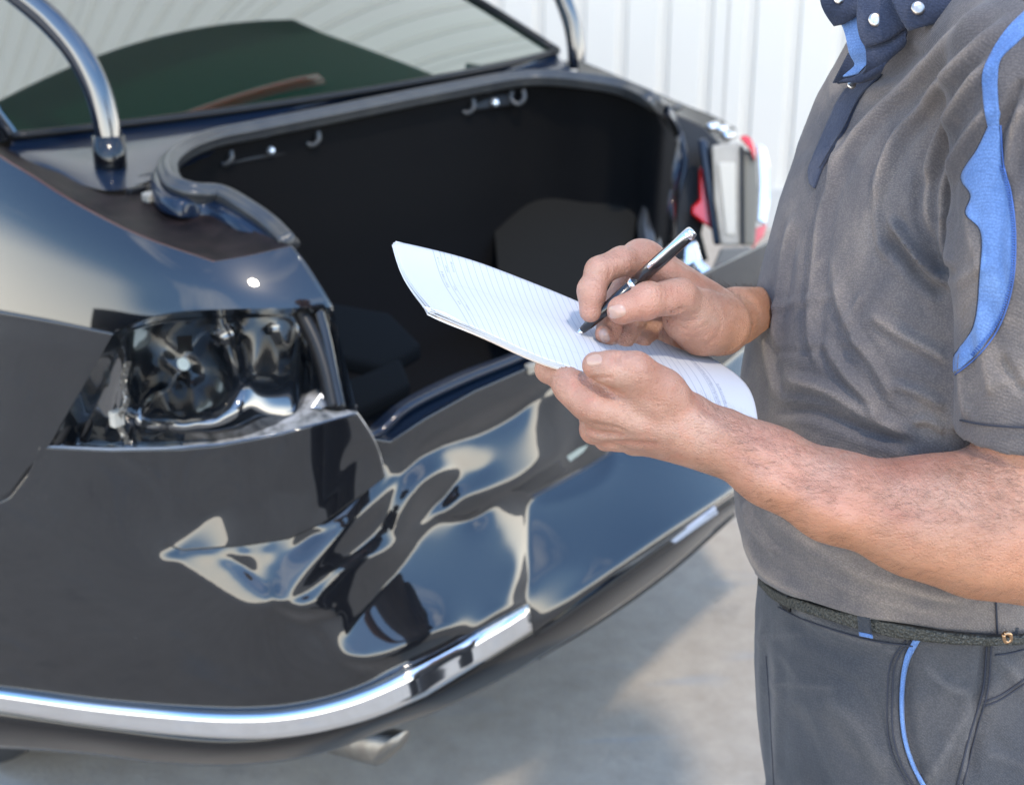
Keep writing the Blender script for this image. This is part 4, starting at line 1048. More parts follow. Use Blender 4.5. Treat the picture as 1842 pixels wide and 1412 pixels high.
# knuckle dimples and tendons
for a, b in (((1138, 716), (1215, 752)), ((1118, 748), (1210, 775)), ((1140, 772), (1215, 790))):
    A_.cone(D(*a, 1.083), D(*b, 1.094), .0025, .002, .010, sub=True)
A_.cone(D(1050, 766, 1.108), D(1120, 772, 1.112), .0022, .0012, .006, sub=True)
A_.cone(D(1078, 788, 1.135), D(1150, 792, 1.138), .0020, .0012, .006, sub=True)
for x_ in (1108, 1114, 1095): A_.cone(D(x_, 640, 1.088), D(x_ + 2, 655, 1.083), .0009, .0009, .0025, sub=True)
LV, LQ = A_.mesh(); LV = relax(LV, LQ, 3)

RW = D(1318, 580, 1.285)
RK = dict(i=D(1158, 466, 1.215), m=D(1186, 474, 1.245), r=D(1206, 492, 1.268), p=D(1224, 520, 1.285))
pts_ra = P3((1318, 580, 1.305), (1400, 588, 1.43), (1500, 630, 1.52), (1640, 700, 1.56), (1740, 320, 1.52))
lo = np.min(P3((1030, 400, 1.25), (1030, 660, 1.14), (1500, 720, 1.1)), 0) - .02; hi = np.max([D(1560, 400, 1.25), D(1560, 660, 1.62), D(1640, 400, 1.55)], 0)
B_f = Field(np.minimum(lo, D(1030, 700, 1.12) - .01), hi, .0016)
B_f.chain(pts_ra, [.0265, .0295, .038, .046, .05], .016)
B_f.cone(D(1325, 560, 1.305), D(1395, 558, 1.42), .020, .022, .015)
B_f.cone(D(1300, 612, 1.285), D(1385, 622, 1.41), .0185, .022, .015)
for kx, (r0, r1) in dict(i=(.0195, .0125), m=(.0185, .0125), r=(.0175, .0115), p=(.017, .011)).items():
    B_f.cone(RW + (RK[kx] - RK['r']) * .25, RK[kx], r0, r1, .010)
# thumb pad, thumb and heel of the hand
RT = P3((1272, 572, 1.235), (1222, 534, 1.188), (1163, 542, 1.168), (1118, 558, 1.160))
B_f.cone(D(1295, 585, 1.25), D(1232, 545, 1.198), .027, .0155, .010)
B_f.cone(D(1262, 590, 1.235), D(1232, 575, 1.215), .024, .019, .010)
B_f.chain(RT[1:], [.0155, .0132, .0118], .006)
B_f.cone(D(1166, 534, 1.166), D(1160, 548, 1.166), .0122, .012, .005)
B_f.cone(D(1290, 612, 1.285), D(1205, 600, 1.275), .0235, .020, .012)
B_f.cone(D(1205, 590, 1.275), D(1180, 560, 1.27), .018, .014, .010)
B_f.cone(D(1245, 618, 1.27), D(1200, 612, 1.27), .0155, .014, .010)
# index finger
IX = [RK['i'], D(1118, 470, 1.196), D(1078, 488, 1.190), D(1064, 526, 1.186), D(1062, 560, 1.184)]
B_f.chain(IX, [.0140, .0118, .0118, .0105, .0092], .004)
B_f.cone(D(1150, 458, 1.212), D(1168, 462, 1.22), .0125, .012, .008)
B_f.cone(D(1063, 520, 1.183), D(1066, 532, 1.183), .0112, .0108, .004)
# middle, ring and little fingers folded against the pad
B_f.chain([RK['m'], D(1132, 500, 1.232), D(1106, 548, 1.226), D(1096, 590, 1.205), D(1092, 604, 1.200)], [.0125, .0112, .0110, .0100, .0088], .004)
B_f.chain([RK['r'], D(1160, 530, 1.256), D(1140, 575, 1.248), D(1118, 612, 1.222), D(1112, 622, 1.216)], [.0118, .0108, .0104, .0094, .0085], .004)
B_f.chain([RK['p'], D(1190, 560, 1.272), D(1168, 598, 1.262), D(1150, 620, 1.240), D(1144, 628, 1.235)], [.011, .0098, .0092, .0084, .0075], .004)
B_f.cone(D(1085, 600, 1.19), D(1088, 602, 1.2), .007, .007, .004)
# creases at the thumb root, index knuckles
for a, b, dd_ in (((1196, 556), (1225, 556), 1.173), ((1197, 566), (1212, 590), 1.206), ((1095, 482), (1094, 500), 1.174)):
    B_f.cone(D(*a, dd_), D(*b, dd_ + .002), .0014, .0010, .004, sub=True)
RV, RQ = B_f.mesh(); RV = relax(RV, RQ, 3)

# fine creases pressed in along lines on the skin
lcre = [([(1128, 637), (1124, 648), (1128, 660)], 3, -.0006), ([(1116, 638), (1112, 648), (1114, 658)], 3, -.0005), ([(1104, 640), (1101, 648), (1102, 658)], 2.5, -.0004),
        ([(1058, 682), (1080, 679), (1106, 679)], 3.5, -.0012), ([(1044, 770), (1075, 778), (1130, 782)], 5, -.0016), ([(1075, 796), (1120, 796), (1190, 800)], 5, -.0012),
        ([(1090, 742), (1140, 738), (1200, 752)], 16, .0012), ([(1100, 768), (1160, 770), (1230, 786)], 14, .0010), ([(1230, 742), (1290, 770), (1400, 830)], 12, .0010), ([(1330, 850), (1420, 890), (1560, 960)], 18, .0012),
        ([(1240, 700), (1268, 738), (1300, 760)], 6, -.0006), ([(1500, 840), (1600, 870), (1740, 880)], 26, .0015)]
rcre = [([(1200, 556), (1212, 562), (1230, 558)], 2.5, -0.00050), ([(1210, 570), (1240, 578), (1265, 570)], 3, -0.00035), ([(1212, 582), (1245, 594), (1280, 580)], 3, -0.00035), ([(1222, 598), (1250, 606), (1285, 596)], 3, -0.00035), ([(1218, 588), (1248, 600), (1284, 588)], 2.5, -0.00030),
        ([(1275, 545), (1292, 560), (1296, 590), (1280, 612)], 3.5, -0.00040), ([(1170, 516), (1176, 530), (1172, 545)], 2.2, -0.00030), ([(1178, 514), (1184, 528), (1181, 545)], 2.2, -0.00030), ([(1186, 514), (1192, 528), (1190, 548)], 2.5, -0.00035), ([(1215, 508), (1210, 522), (1214, 540)], 3, -0.00025),
        ([(1094, 476), (1097, 490), (1092, 505)], 3, -0.00060), ([(1134, 470), (1138, 484), (1128, 500)], 3, -0.00050), ([(1150, 468), (1160, 478), (1158, 490)], 4, -0.00040), ([(1055, 515), (1068, 512), (1080, 520)], 2.5, -0.00040), ([(1050, 522), (1062, 520), (1076, 526)], 2.2, -0.00030),
        ([(1266, 640), (1272, 620), (1296, 606)], 4, -0.00060), ([(1180, 495), (1220, 500), (1290, 530)], 14, .0012), ([(1200, 470), (1240, 490), (1300, 520)], 10, .0010), ([(1145, 600), (1155, 580), (1150, 555)], 4, -0.00050)]
def crease(V, Q, items):
    N_ = vnormals(V, Q); H, _ = folds(V, N_, items); V = V + N_ * H[:, None]; return V, np.clip(-H / .0010, 0, 1)
LV, Lc = crease(LV, LQ, lcre); RV, Rc = crease(RV, RQ, rcre)
def bounce_mask(V, Q, kind):  # warm bounce light painted on undersides; also warms elbow, wrist and lower hand
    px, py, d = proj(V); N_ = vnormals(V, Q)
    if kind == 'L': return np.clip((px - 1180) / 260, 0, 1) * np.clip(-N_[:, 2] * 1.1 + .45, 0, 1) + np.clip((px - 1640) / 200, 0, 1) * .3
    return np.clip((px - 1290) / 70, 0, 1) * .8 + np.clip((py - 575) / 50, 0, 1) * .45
# head and neck: only the underside of the chin shows in the picture
HC = D(1560, -215, 1.33)
H_f = Field(HC - [.17, .16, .30], HC + [.20, .16, .15], .004)
f_ = np.array([-1., -.12, 0]); f_ /= np.linalg.norm(f_); s_v = np.array([f_[1], -f_[0], 0])
H_f.cone(HC - f_ * .03 + ZV * .02, HC + f_ * .015 + ZV * .025, .088, .085, .02)
CH = D(1462, -22, 1.33)
H_f.cone(HC + f_ * .03 - ZV * .05, CH - f_ * .012 + ZV * .012, .055, .022, .03)
for sg in (-1, 1): H_f.cone(HC - f_ * .02 - ZV * .05 + s_v * .05 * sg, CH - f_ * .02 + ZV * .01 + s_v * .012 * sg, .028, .015, .02); H_f.cone(HC - f_ * .02 + s_v * .08 * sg + ZV * .015, HC - f_ * .024 + s_v * .084 * sg - ZV * .025, .016, .010, .006)
H_f.cone(HC + f_ * .095 - ZV * .01, HC + f_ * .118 - ZV * .040, .009, .014, .012)      # nose
H_f.cone(HC + f_ * .088 - ZV * .068 + s_v * .02, HC + f_ * .088 - ZV * .068 - s_v * .02, .009, .009, .008)
for sg in (-1, 1): H_f.cone(HC + f_ * .094 + s_v * .032 * sg + ZV * .01, HC + f_ * .094 + s_v * .036 * sg + ZV * .01, .013, .013, .008, sub=True)
H_f.cone(HC - f_ * .03 - ZV * .08, HC - f_ * .095 - ZV * .26, .052, .05, .03)
HV, HQ = H_f.mesh()
# torso core that the arms and neck join (inside the clothes)
T_f = Field(D(1620, 300, 1.33) - [.18, .24, .42], D(1620, 300, 1.33) + [.22, .24, .30], .012)
T_f.cone(D(1640, 900, 1.36), D(1690, 300, 1.33), .09, .08, .04)
T_f.cone(D(1780, 170, 1.26), D(1780, 170, 1.42), .05, .05, .04); T_f.cone(D(1690, 300, 1.33), D(1680, 60, 1.33), .07, .045, .04)
TV, TQ = T_f.mesh()
Vb, Qb, cr_, tn_ = [], [], [], []; o_ = 0
for V_, Q_, c_, t_ in ((LV, LQ, Lc, bounce_mask(LV, LQ, 'L')), (RV, RQ, Rc, bounce_mask(RV, RQ, 'R')), (HV, HQ, np.zeros(len(HV)), np.full(len(HV), .5)), (TV, TQ, np.zeros(len(TV)), np.zeros(len(TV)))):
    Vb.append(V_); Qb.append(Q_ + o_); cr_.append(c_); tn_.append(np.clip(t_, 0, 1)); o_ += len(V_)
BODY = mesh_obj('body', np.vstack(Vb), np.vstack(Qb), M_SKIN, MAN, attrs={'crease': np.hstack(cr_), 'tan': np.hstack(tn_)})
TL, TR_ = bvh_of(LV, LQ), bvh_of(RV, RQ)
def nail(tree, cx, cy, a, b, rot):
    t = np.linspace(0, 2 * np.pi, 18, endpoint=False); rr_ = []
    for s_, o2 in ((.02, .0009), (.5, .0009), (.85, .0007), (1.0, .0001)):
        sq_ = np.sign(np.cos(t)) * np.abs(np.cos(t)) ** .75, np.sign(np.sin(t)) * np.abs(np.sin(t)) ** .75
        X = cx + s_ * (a * sq_[0] * math.cos(rot) - b * sq_[1] * math.sin(rot)); Y = cy + s_ * (a * sq_[0] * math.sin(rot) + b * sq_[1] * math.cos(rot))
        rr_.append(on_surface(tree, X, Y, o2))
    G = np.stack(rr_); mesh_obj('fingernail', G.reshape(-1, 3), gridfaces(18, 4, closed_u=True), M_NAIL, BODY)
nail(TL, 1069, 648, 14, 10, -.3); nail(TR_, 1108, 561, 18, 12, -.25); nail(TR_, 1087, 604, 9, 13, -.35); nail(TR_, 1107, 625, 11, 9, .1); nail(TR_, 1148, 633, 8, 4, .3)

# short dark hair on forearms and backs of the hands
def hairs(name, V, Q, region, count, length, grow, seed):
    rg = np.random.default_rng(seed); N_ = vnormals(V, Q); c = V[Q].mean(1); nn = N_[Q[:, 0]]; px, py, d = proj(c)
    w = region(px, py, nn, c); w = np.clip(w, 0, None); w /= w.sum(); pick = rg.choice(len(Q), count, p=w)
    g = np.asarray(grow, float); g /= np.linalg.norm(g); VV = []
    for i in pick:
        n_ = nn[i]; t_ = g - n_ * (g @ n_) + rg.normal(0, .35, 3); t_ /= np.linalg.norm(t_)
        L_ = length * rg.uniform(.5, 1.3); p0 = c[i] - n_ * .0003; p1 = p0 + t_ * L_ * .55 + n_ * L_ * .35; p2 = p0 + t_ * L_ * 1.0 + n_ * L_ * .38 + rg.normal(0, .0006, 3)
        s_ = np.cross(t_, n_) * .000045
        VV += [p0 - s_, p0 + s_, p1 - s_ * .8, p1 + s_ * .8, p2, ]
    n = len(pick); Fc = []
    for i in range(n): b_ = 5 * i; Fc += [(b_, b_ + 1, b_ + 3, b_ + 2), (b_ + 2, b_ + 3, b_ + 4)]
    return mesh_obj(name, VV, Fc, M_HAIR, BODY, kind='stuff')
def fac(nn, c): return np.clip(-(nn * (c - CAMP)).sum(1) / 1.1 + .35, 0, 1)
hairs('forearm_hair', LV, LQ, lambda px, py, nn, c: ((px > 1260) & (px < 1860)) * fac(nn, c) * (.5 + 1.2 * (np.abs(nn[:, 2]) > .4)), 8000, .0095, D(1265, 830, 1.13) - D(1700, 920, 1.1), 1)
hairs('hand_hair', LV, LQ, lambda px, py, nn, c: ((px > 1120) & (px < 1290) & (py > 665)) * fac(nn, c), 420, .0055, D(1150, 790, 1.1) - D(1290, 740, 1.1), 2)
hairs('wrist_hair', RV, RQ, lambda px, py, nn, c: ((px > 1275) & (px < 1420)) * np.clip(nn[:, 2] + .2, 0, 1), 1300, .010, D(1260, 470, 1.2) - D(1400, 540, 1.3), 3)
hairs('knuckle_hair', RV, RQ, lambda px, py, nn, c: ((px > 1085) & (px < 1125) & (py < 480)) * np.clip(nn[:, 2], 0, 1), 50, .006, np.array([-.7, 0, .5]), 4)

# ------------------------------------------------------------------ shirt
lv = [  # picture height of the front outline, its position, half depth front-to-back, half width side-to-side
    (-60, 1640, .070, .100), (0, 1612, .085, .130), (60, 1588, .100, .155), (130, 1546, .118, .178), (200, 1508, .128, .190), (300, 1462, .137, .192), (400, 1425, .143, .190),
    (500, 1398, .146, .188), (600, 1371, .150, .186), (700, 1353, .152, .184), (800, 1342, .152, .182), (900, 1332, .152, .180), (960, 1336, .150, .180), (1010, 1350, .147, .180), (1045, 1368, .143, .180), (1100, 1378, .140, .178), (1200, 1380, .140, .178)]
az_f = np.array([-math.cos(.2), -math.sin(.2)]); az_s = np.array([math.sin(.2), -math.cos(.2)])
zz_, cx_, cy_, aa_, bb_ = [], [], [], [], []
cy_m = D(1600, 600, 1.33)[1]
for py_, px_, a_2, b_2 in lv:
    r_ = rays(px_, py_); yb = .35 * 1.33 * r_[1] + .65 * cy_m; p = D(px_, py_, yb / r_[1]); e_ = math.sqrt((a_2 * az_f[0]) ** 2 + (b_2 * az_s[0]) ** 2)
    zz_.append(p[2]); cx_.append(p[0] + e_); cy_.append(p[1]); aa_.append(a_2); bb_.append(b_2)
zz_, cx_, cy_, aa_, bb_ = (np.array(v)[::-1] for v in (zz_, cx_, cy_, aa_, bb_))
zhem = D(1800, 1140, 1.235)[2] - .06
S_f = Field([cx_.min() - .20, cy_m - .30, zhem - .03], [cx_.max() + .24, cy_m + .30, zz_.max()], .0034)
x, y, z = S_f.coords(np.zeros(3, int), S_f.n)
cz = [np.interp(S_f.ax[2], zz_, v)[None, None, :].astype(np.float32) for v in (cx_, cy_, aa_, bb_)]
u_ = ((x - cz[0]) * az_f[0] + (y - cz[1]) * az_f[1]) / cz[2]; w_ = ((x - cz[0]) * az_s[0] + (y - cz[1]) * az_s[1]) / cz[3]
S_f.f = ((np.sqrt((np.abs(u_) ** 2.3 + np.abs(w_) ** 2.3) ** (2 / 2.3)) - 1) * np.minimum(cz[2], cz[3])).astype(np.float32)
S_f.chain(P3((1760, 130, 1.50), (1760, 400, 1.53), (1720, 620, 1.53)), [.072, .068, .06], .03)
S_f.cone(D(1720, 60, 1.33), D(1880, 120, 1.08), .07, .069, .05); S_f.cone(D(1760, 90, 1.33), D(1760, 110, 1.5), .07, .06, .03)
armA, armB, armC = P3((1880, 150, 1.06), (1884, 450, 1.09), (1880, 800, 1.13))
ax_s = armC - armB; ax_s /= np.linalg.norm(ax_s); HEMA, HEMB = D(1370, 1038, 1.40), D(1800, 1140, 1.235)
def hemcut(x, y, z, dpy):
    """signed height below the slanting hem line"""
    zc = z - CAMH; d = y * CP - zc * SP; u = y * SP + zc * CP; px = CX + F * x / d; py = CY - F * u / d
    return ((py - dpy - np.interp(px, [1200, 1340, 1370, 1420, 1560, 1700, 1800, 1900, 2200], [1000, 1022, 1040, 1068, 1108, 1132, 1140, 1140, 1100])) * d / F).astype(np.float32)
SL = Field(S_f.lo, S_f.lo + (S_f.n - 1) * S_f.h, S_f.h); SL.n = S_f.n; SL.ax = S_f.ax; SL.f = np.full(S_f.n, 1., np.float32)
SL.chain([armA, armB, armC + ax_s * .02], [.069, .068, .068], .02)
armc = D(1880, 775, 1.128)
below = ((x - armc[0]) * ax_s[0] + (y - armc[1]) * ax_s[1] + (z - armc[2]) * ax_s[2])
inner = np.sqrt(((x - armc[0] - ax_s[0] * below) ** 2 + (y - armc[1] - ax_s[1] * below) ** 2 + (z - armc[2] - ax_s[2] * below) ** 2))
SL.f = np.maximum(SL.f, below.astype(np.float32))
SL.f = np.where(below > -.03, np.maximum(SL.f, (.0605 - inner).astype(np.float32)), SL.f)
h = np.clip(.5 + .5 * (S_f.f - SL.f) / .012, 0, 1); S_f.f = S_f.f * (1 - h) + SL.f * h - .012 * h * (1 - h)
S_f.f = np.maximum(S_f.f, hemcut(x + 0 * z, y + 0 * z, z + 0 * x, 2))
SV, SQ = S_f.mesh(); SV = relax(SV, SQ, 5)
SN = vnormals(SV, SQ)
sf = [
 ([(1800, -10), (1731, 54), (1668, 117), (1630, 159), (1584, 201), (1537, 252), (1513, 292), (1495, 350)], 11, .0046),
 ([(1830, 25), (1759, 86), (1712, 133), (1665, 192), (1619, 245), (1590, 311), (1572, 370)], 11, .0050),
 ([(1790, 95), (1742, 159), (1712, 210), (1684, 269), (1668, 327), (1664, 390), (1680, 440)], 10, .0052),
 ([(1785, 185), (1740, 248), (1712, 300), (1698, 350), (1702, 420)], 9, .0045),
 ([(1527, 205), (1513, 245), (1499, 327), (1478, 390), (1467, 489), (1462, 600), (1478, 680)], 9, .0036),
 ([(1433, 382), (1412, 460), (1399, 552), (1392, 640)], 8, .0030),
 ([(1585, 320), (1579, 370), (1581, 416), (1596, 475)], 7, .0030),
 ([(1598, 385), (1632, 438), (1675, 489), (1712, 520)], 9, .0055), ([(1592, 412), (1628, 462), (1668, 508), (1705, 536)], 12, -.0050),
 ([(1668, 300), (1662, 380), (1680, 460), (1706, 505)], 14, -.0052), ([(1700, 380), (1696, 440), (1712, 490)], 9, .0030),
 ([(1476, 600), (1520, 670), (1568, 727), (1591, 765)], 10, .0034), ([(1530, 600), (1570, 650), (1610, 720)], 9, .0028), ([(1502, 500), (1520, 570), (1560, 640)], 9, .0026),
 ([(1400, 680), (1480, 700), (1560, 745), (1640, 780)], 12, .0034), ([(1380, 740), (1460, 740), (1560, 780), (1660, 805)], 11, -.0034), ([(1560, 560), (1620, 600), (1690, 640), (1712, 660)], 12, .0028),
 ([(1600, 690), (1650, 705), (1705, 735)], 9, .0028), ([(1640, 760), (1670, 755), (1700, 778)], 7, .0034), ([(1375, 600), (1385, 660), (1400, 720)], 8, .0030),
 ([(1340, 900), (1352, 940), (1401, 1000)], 8, .0034), ([(1335, 960), (1380, 1030), (1460, 1075)], 12, .0030), ([(1400, 930), (1500, 1000), (1640, 1060), (1760, 1085)], 16, .0040), ([(1380, 900), (1480, 985), (1620, 1040)], 12, -.0035),
 ([(1450, 1020), (1560, 1070), (1700, 1110)], 12, .0022),
 ([(1842, 140), (1815, 200), (1800, 240)], 9, -.0035), ([(1842, 180), (1822, 240), (1812, 330)], 9, .0040), ([(1842, 330), (1820, 420), (1826, 520)], 13, .0030), ([(1760, 540), (1775, 640), (1790, 720)], 14, .0032), ([(1735, 620), (1732, 700), (1740, 760)], 9, .0026), ([(1800, 640), (1830, 690), (1850, 700)], 10, -.003),
 ([(1542, 140), (1600, 130), (1650, 80)], 14, -.0040, 0),
]
H_, Rg_ = folds(SV, SN, sf); H_ *= 1.45
px, py, dd_ = proj(SV)
rg = np.random.default_rng(8)
# armhole groove, broad unevenness
for k_ in range(26):
    a, b = rg.uniform(1330, 1850), rg.uniform(60, 1080); L_ = rg.uniform(60, 190); th = rg.normal(-1.05, .35) if b < 560 else rg.normal(.45, .45)
    ln = [(a - L_ * math.cos(th) / 2, b - L_ * math.sin(th) / 2), (a + rg.normal(0, 8), b), (a + L_ * math.cos(th) / 2, b + L_ * math.sin(th) / 2)]
    h2, r2_ = folds(SV, SN, [(ln, rg.uniform(6, 13), rg.uniform(-.0016, .0024), .5)]); H_ += h2; Rg_ = np.maximum(Rg_, r2_)
H_ += .0012 * np.sin(SV[:, 0] * 40 + SV[:, 2] * 25) * np.sin(SV[:, 1] * 33)
SV = SV + SN * H_[:, None]
Rg_ *= .55 + .45 * np.sin(SV[:, 2] * 60 + SV[:, 0] * 31)
SHIRT = mesh_obj('work_shirt', SV, SQ, M_SHIRT, MAN, attrs={'ridge': np.clip(Rg_, 0, 1)})
TS = bvh_of(SV, SQ)
zero_attr = lambda o: None
M_STITCH = mat('blue_stitch_thread', (.05, .12, .36), .8)
# blue panel along the sleeve seam
decal('blue_shoulder_stripe', TS, [(1850, 12), (1812, 50), (1782, 95), (1768, 130), (1768, 180), (1776, 228)], [(1850, 55), (1830, 75), (1800, 105), (1793, 135), (1794, 180), (1798, 228)], M_BLUE, SHIRT, 50, 8)
decal('blue_sleeve_panel', TS, [(1778, 226), (1758, 268), (1728, 320), (1746, 352), (1737, 384), (1763, 414), (1762, 500), (1750, 590), (1716, 640), (1714, 668)], [(1797, 226), (1800, 268), (1802, 300), (1815, 350), (1821, 400), (1824, 440), (1815, 520), (1790, 590), (1755, 638), (1716, 672)], M_BLUE, SHIRT, 90, 14)
seam('seam', TS, [(1800, 226), (1806, 300), (1819, 350), (1827, 430), (1820, 520), (1794, 594), (1757, 642), (1718, 674)], .0006, M_STITCH, SHIRT, 80, off=.0016)
seam('seam', TS, [(1777, 228), (1757, 268), (1728, 320), (1745, 352), (1736, 384), (1762, 414), (1761, 500), (1749, 590), (1715, 640)], .0005, M_THREAD, SHIRT, 80, off=.0008)
# overlock stitches along the panel
e = spline([(1803, 300), (1817, 355), (1825, 430), (1818, 515), (1792, 588), (1750, 640)], 78); nrm2 = np.gradient(e, axis=0); nrm2 = np.stack([-nrm2[:, 1], nrm2[:, 0]], -1); nrm2 /= np.linalg.norm(nrm2, axis=1)[:, None]
st_ = []
for i in range(78):
    a, b = e[i] + nrm2[i] * 5, e[i] - nrm2[i] * 1; P = on_surface(TS, np.array([a[0], b[0]]), np.array([a[1], b[1]]), .0028); st_.append(tube(P, .0006, 5))
V_, F_ = join(st_); mesh_obj('stitching', V_, F_, M_STITCH, SHIRT, kind='stuff')
# sleeve hem band
0 and decal('sleeve_hem', TS, [(1724, 752), (1760, 760), (1842, 766), (1900, 764)], [(1724, 788), (1760, 792), (1842, 795), (1900, 792)], M_SHIRT, SHIRT, 40, 8, off=.0012, thick=.003)
seam('hem_seam', TS, [(1727, 756), (1770, 764), (1842, 769), (1880, 768)], .0008, M_THREAD, SHIRT, 40, .004)
seam('side_seam', TS, [(1790, 1052), (1792, 1090), (1794, 1140)], .0009, M_THREAD, SHIRT, 20, .0012)

# placket and collar
def strip_idx(L, Rr, nu, nv):
    L, Rr = np.asarray(L, float), np.asarray(Rr, float); t = np.linspace(0, len(L) - 1, nu); k = np.arange(len(L))
    A, B = (np.stack([np.interp(t, k, q_[:, j]) for j in (0, 1)], -1) for q_ in (L, Rr)); v = np.linspace(0, 1, nv)[:, None, None]
    return A[None] * (1 - v) + B[None] * v
G = strip_idx([(1516, 160), (1498, 190), (1480, 232), (1463, 272), (1450, 306), (1455, 332)], [(1590, 130), (1548, 172), (1522, 229), (1499, 266), (1478, 302), (1463, 341)], 60, 12)
P = on_surface(TS, G[..., 0], G[..., 1], .0045); P = np.stack([blur(P[..., j], 1.6) for j in range(3)], -1)
grid_obj('placket', P, M_NAVY, SHIRT, thick=.003)
seam('placket_stitch', TS, [(1582, 138), (1544, 178), (1518, 229), (1495, 266), (1474, 302)], .0005, M_THREAD, SHIRT, 40, .0062)
def dgrid(name, rows, m, parent, nu=40, thick=.003, **k):
    G = []
    for r_ in rows: s_ = spline(r_, nu); G.append(D(s_[:, 0], s_[:, 1], s_[:, 2]))
    G = np.stack(G)
    if len(rows) > 2:
        t = np.linspace(0, len(rows) - 1, 18); G = np.stack([spline(G[:, i], 18) for i in range(nu)], 1)
    return grid_obj(name, G, m, parent, thick=thick, **k)
dgrid('blue_neck_facing', [[(1512, 36, 1.245), (1535, 28, 1.235), (1560, 12, 1.225)], [(1522, 60, 1.245), (1542, 52, 1.235), (1562, 42, 1.225)], [(1530, 95, 1.245), (1548, 92, 1.235), (1566, 90, 1.226)], [(1540, 118, 1.25), (1556, 112, 1.24), (1572, 104, 1.23)], [(1518, 140, 1.256), (1530, 138, 1.25), (1545, 132, 1.245)]], M_BLUE, SHIRT, thick=.002)
dgrid('collar_tip', [[(1478, -25, 1.25), (1520, -30, 1.235), (1570, -30, 1.225)], [(1480, 5, 1.245), (1520, 2, 1.23), (1566, -4, 1.22)], [(1490, 24, 1.245), (1520, 24, 1.232), (1560, 10, 1.222)], [(1505, 44, 1.246), (1515, 42, 1.24), (1528, 34, 1.234)]], M_NAVY, SHIRT, thick=.004)
dgrid('collar_stand', [[(1546, -12, 1.20), (1590, -20, 1.19), (1650, -25, 1.18)], [(1545, 40, 1.198), (1585, 30, 1.185), (1630, 12, 1.178)], [(1550, 68, 1.197), (1590, 60, 1.185), (1628, 40, 1.178)], [(1560, 84, 1.198), (1592, 72, 1.188), (1630, 46, 1.18)]], M_NAVY, SHIRT, thick=.004)
dgrid('neck_fold', [[(1556, 84, 1.204), (1592, 74, 1.196), (1632, 48, 1.186)], [(1560, 100, 1.200), (1600, 90, 1.190), (1632, 64, 1.182)], [(1556, 122, 1.205), (1590, 108, 1.197), (1622, 84, 1.19)], [(1530, 142, 1.225), (1562, 134, 1.208), (1590, 120, 1.20)], [(1508, 152, 1.235), (1545, 146, 1.218), (1575, 136, 1.212)]], M_NAVY, SHIRT, thick=.003)
dgrid('collar_leaf', [[(1600, -40, 1.18), (1700, -50, 1.155), (1800, -60, 1.14)], [(1606, 0, 1.166), (1680, -10, 1.146), (1790, -30, 1.136)], [(1622, 30, 1.163), (1680, 20, 1.146), (1770, -12, 1.136)], [(1640, 52, 1.163), (1652, 50, 1.158), (1745, 6, 1.142)]], M_NAVY, SHIRT, thick=.005)
for k_, (cx0, cy0, dd0, r0) in enumerate(((1652, 15, 1.146, 13), (1575, 36, 1.184, 13), (1532, 153, 1.235, 8), (1509, -2, 1.228, 10))):
    a_ = np.linspace(0, 2 * np.pi, 24, endpoint=False); rr_ = []
    for s_, o2 in ((1.0, .001), (1.0, -.0015), (.86, -.0022), (.5, -.0024), (.02, -.0023)):
        rr_.append(D(cx0 + r0 * s_ * np.cos(a_), cy0 + r0 * s_ * np.sin(a_), dd0 + o2))
    G = np.stack(rr_); mesh_obj('snap_button', G.reshape(-1, 3), gridfaces(24, 5, closed_u=True), M_SNAP, SHIRT)
# navy sheet standing in for the shade behind the open neck
dgrid('neck_shadow_facing', [[(1528, 96, 1.27), (1560, 96, 1.26)], [(1500, 150, 1.285), (1540, 150, 1.27)]], M_NAVY, SHIRT, nu=8)

# ------------------------------------------------------------------ trousers, belt
tl = [(1030, 1386, .138, .172), (1090, 1382, .140, .174), (1160, 1376, .142, .178), (1250, 1376, .142, .182), (1350, 1384, .140, .184), (1412, 1392, .138, .184), (1500, 1404, .134, .182)]
z2, c2, a2, b2 = [], [], [], []
for py_, px_, a_2, b_2 in tl:
    r_ = rays(px_, py_); yb = .35 * 1.33 * r_[1] + .65 * cy_m; p = D(px_, py_, yb / r_[1]); e_ = math.sqrt((a_2 * az_f[0]) ** 2 + (b_2 * az_s[0]) ** 2); z2.append(p[2]); c2.append(p[0] + e_); a2.append(a_2); b2.append(b_2)
z2, c2, a2, b2 = (np.array(v)[::-1] for v in (z2, c2, a2, b2))
cyb = np.interp(z2, zz_, cy_)
ztop = D(1800, 1140, 1.2)[2] + .06
P_f = Field([c2.min() - .2, cy_m - .36, z2.min() - .02], [c2.max() + .22, cy_m + .30, ztop], .0042)
x, y, z = P_f.coords(np.zeros(3, int), P_f.n)
cz = [np.interp(P_f.ax[2], z2, v)[None, None, :].astype(np.float32) for v in (c2, cyb, a2, b2)]
u_ = ((x - cz[0]) * az_f[0] + (y - cz[1]) * az_f[1]) / cz[2]; w_ = ((x - cz[0]) * az_s[0] + (y - cz[1]) * az_s[1]) / cz[3]
P_f.f = ((np.sqrt((np.abs(u_) ** 2.3 + np.abs(w_) ** 2.3) ** (2 / 2.3)) - 1) * np.minimum(cz[2], cz[3])).astype(np.float32)
P_f.f = np.maximum(P_f.f, -hemcut(x + 0 * z, y + 0 * z, z + 0 * x, -12))
hipc = np.array([c2[0], cyb[0], z2.min()])
PV, PQ = P_f.mesh(); PV = relax(PV, PQ, 3); PN = vnormals(PV, PQ)
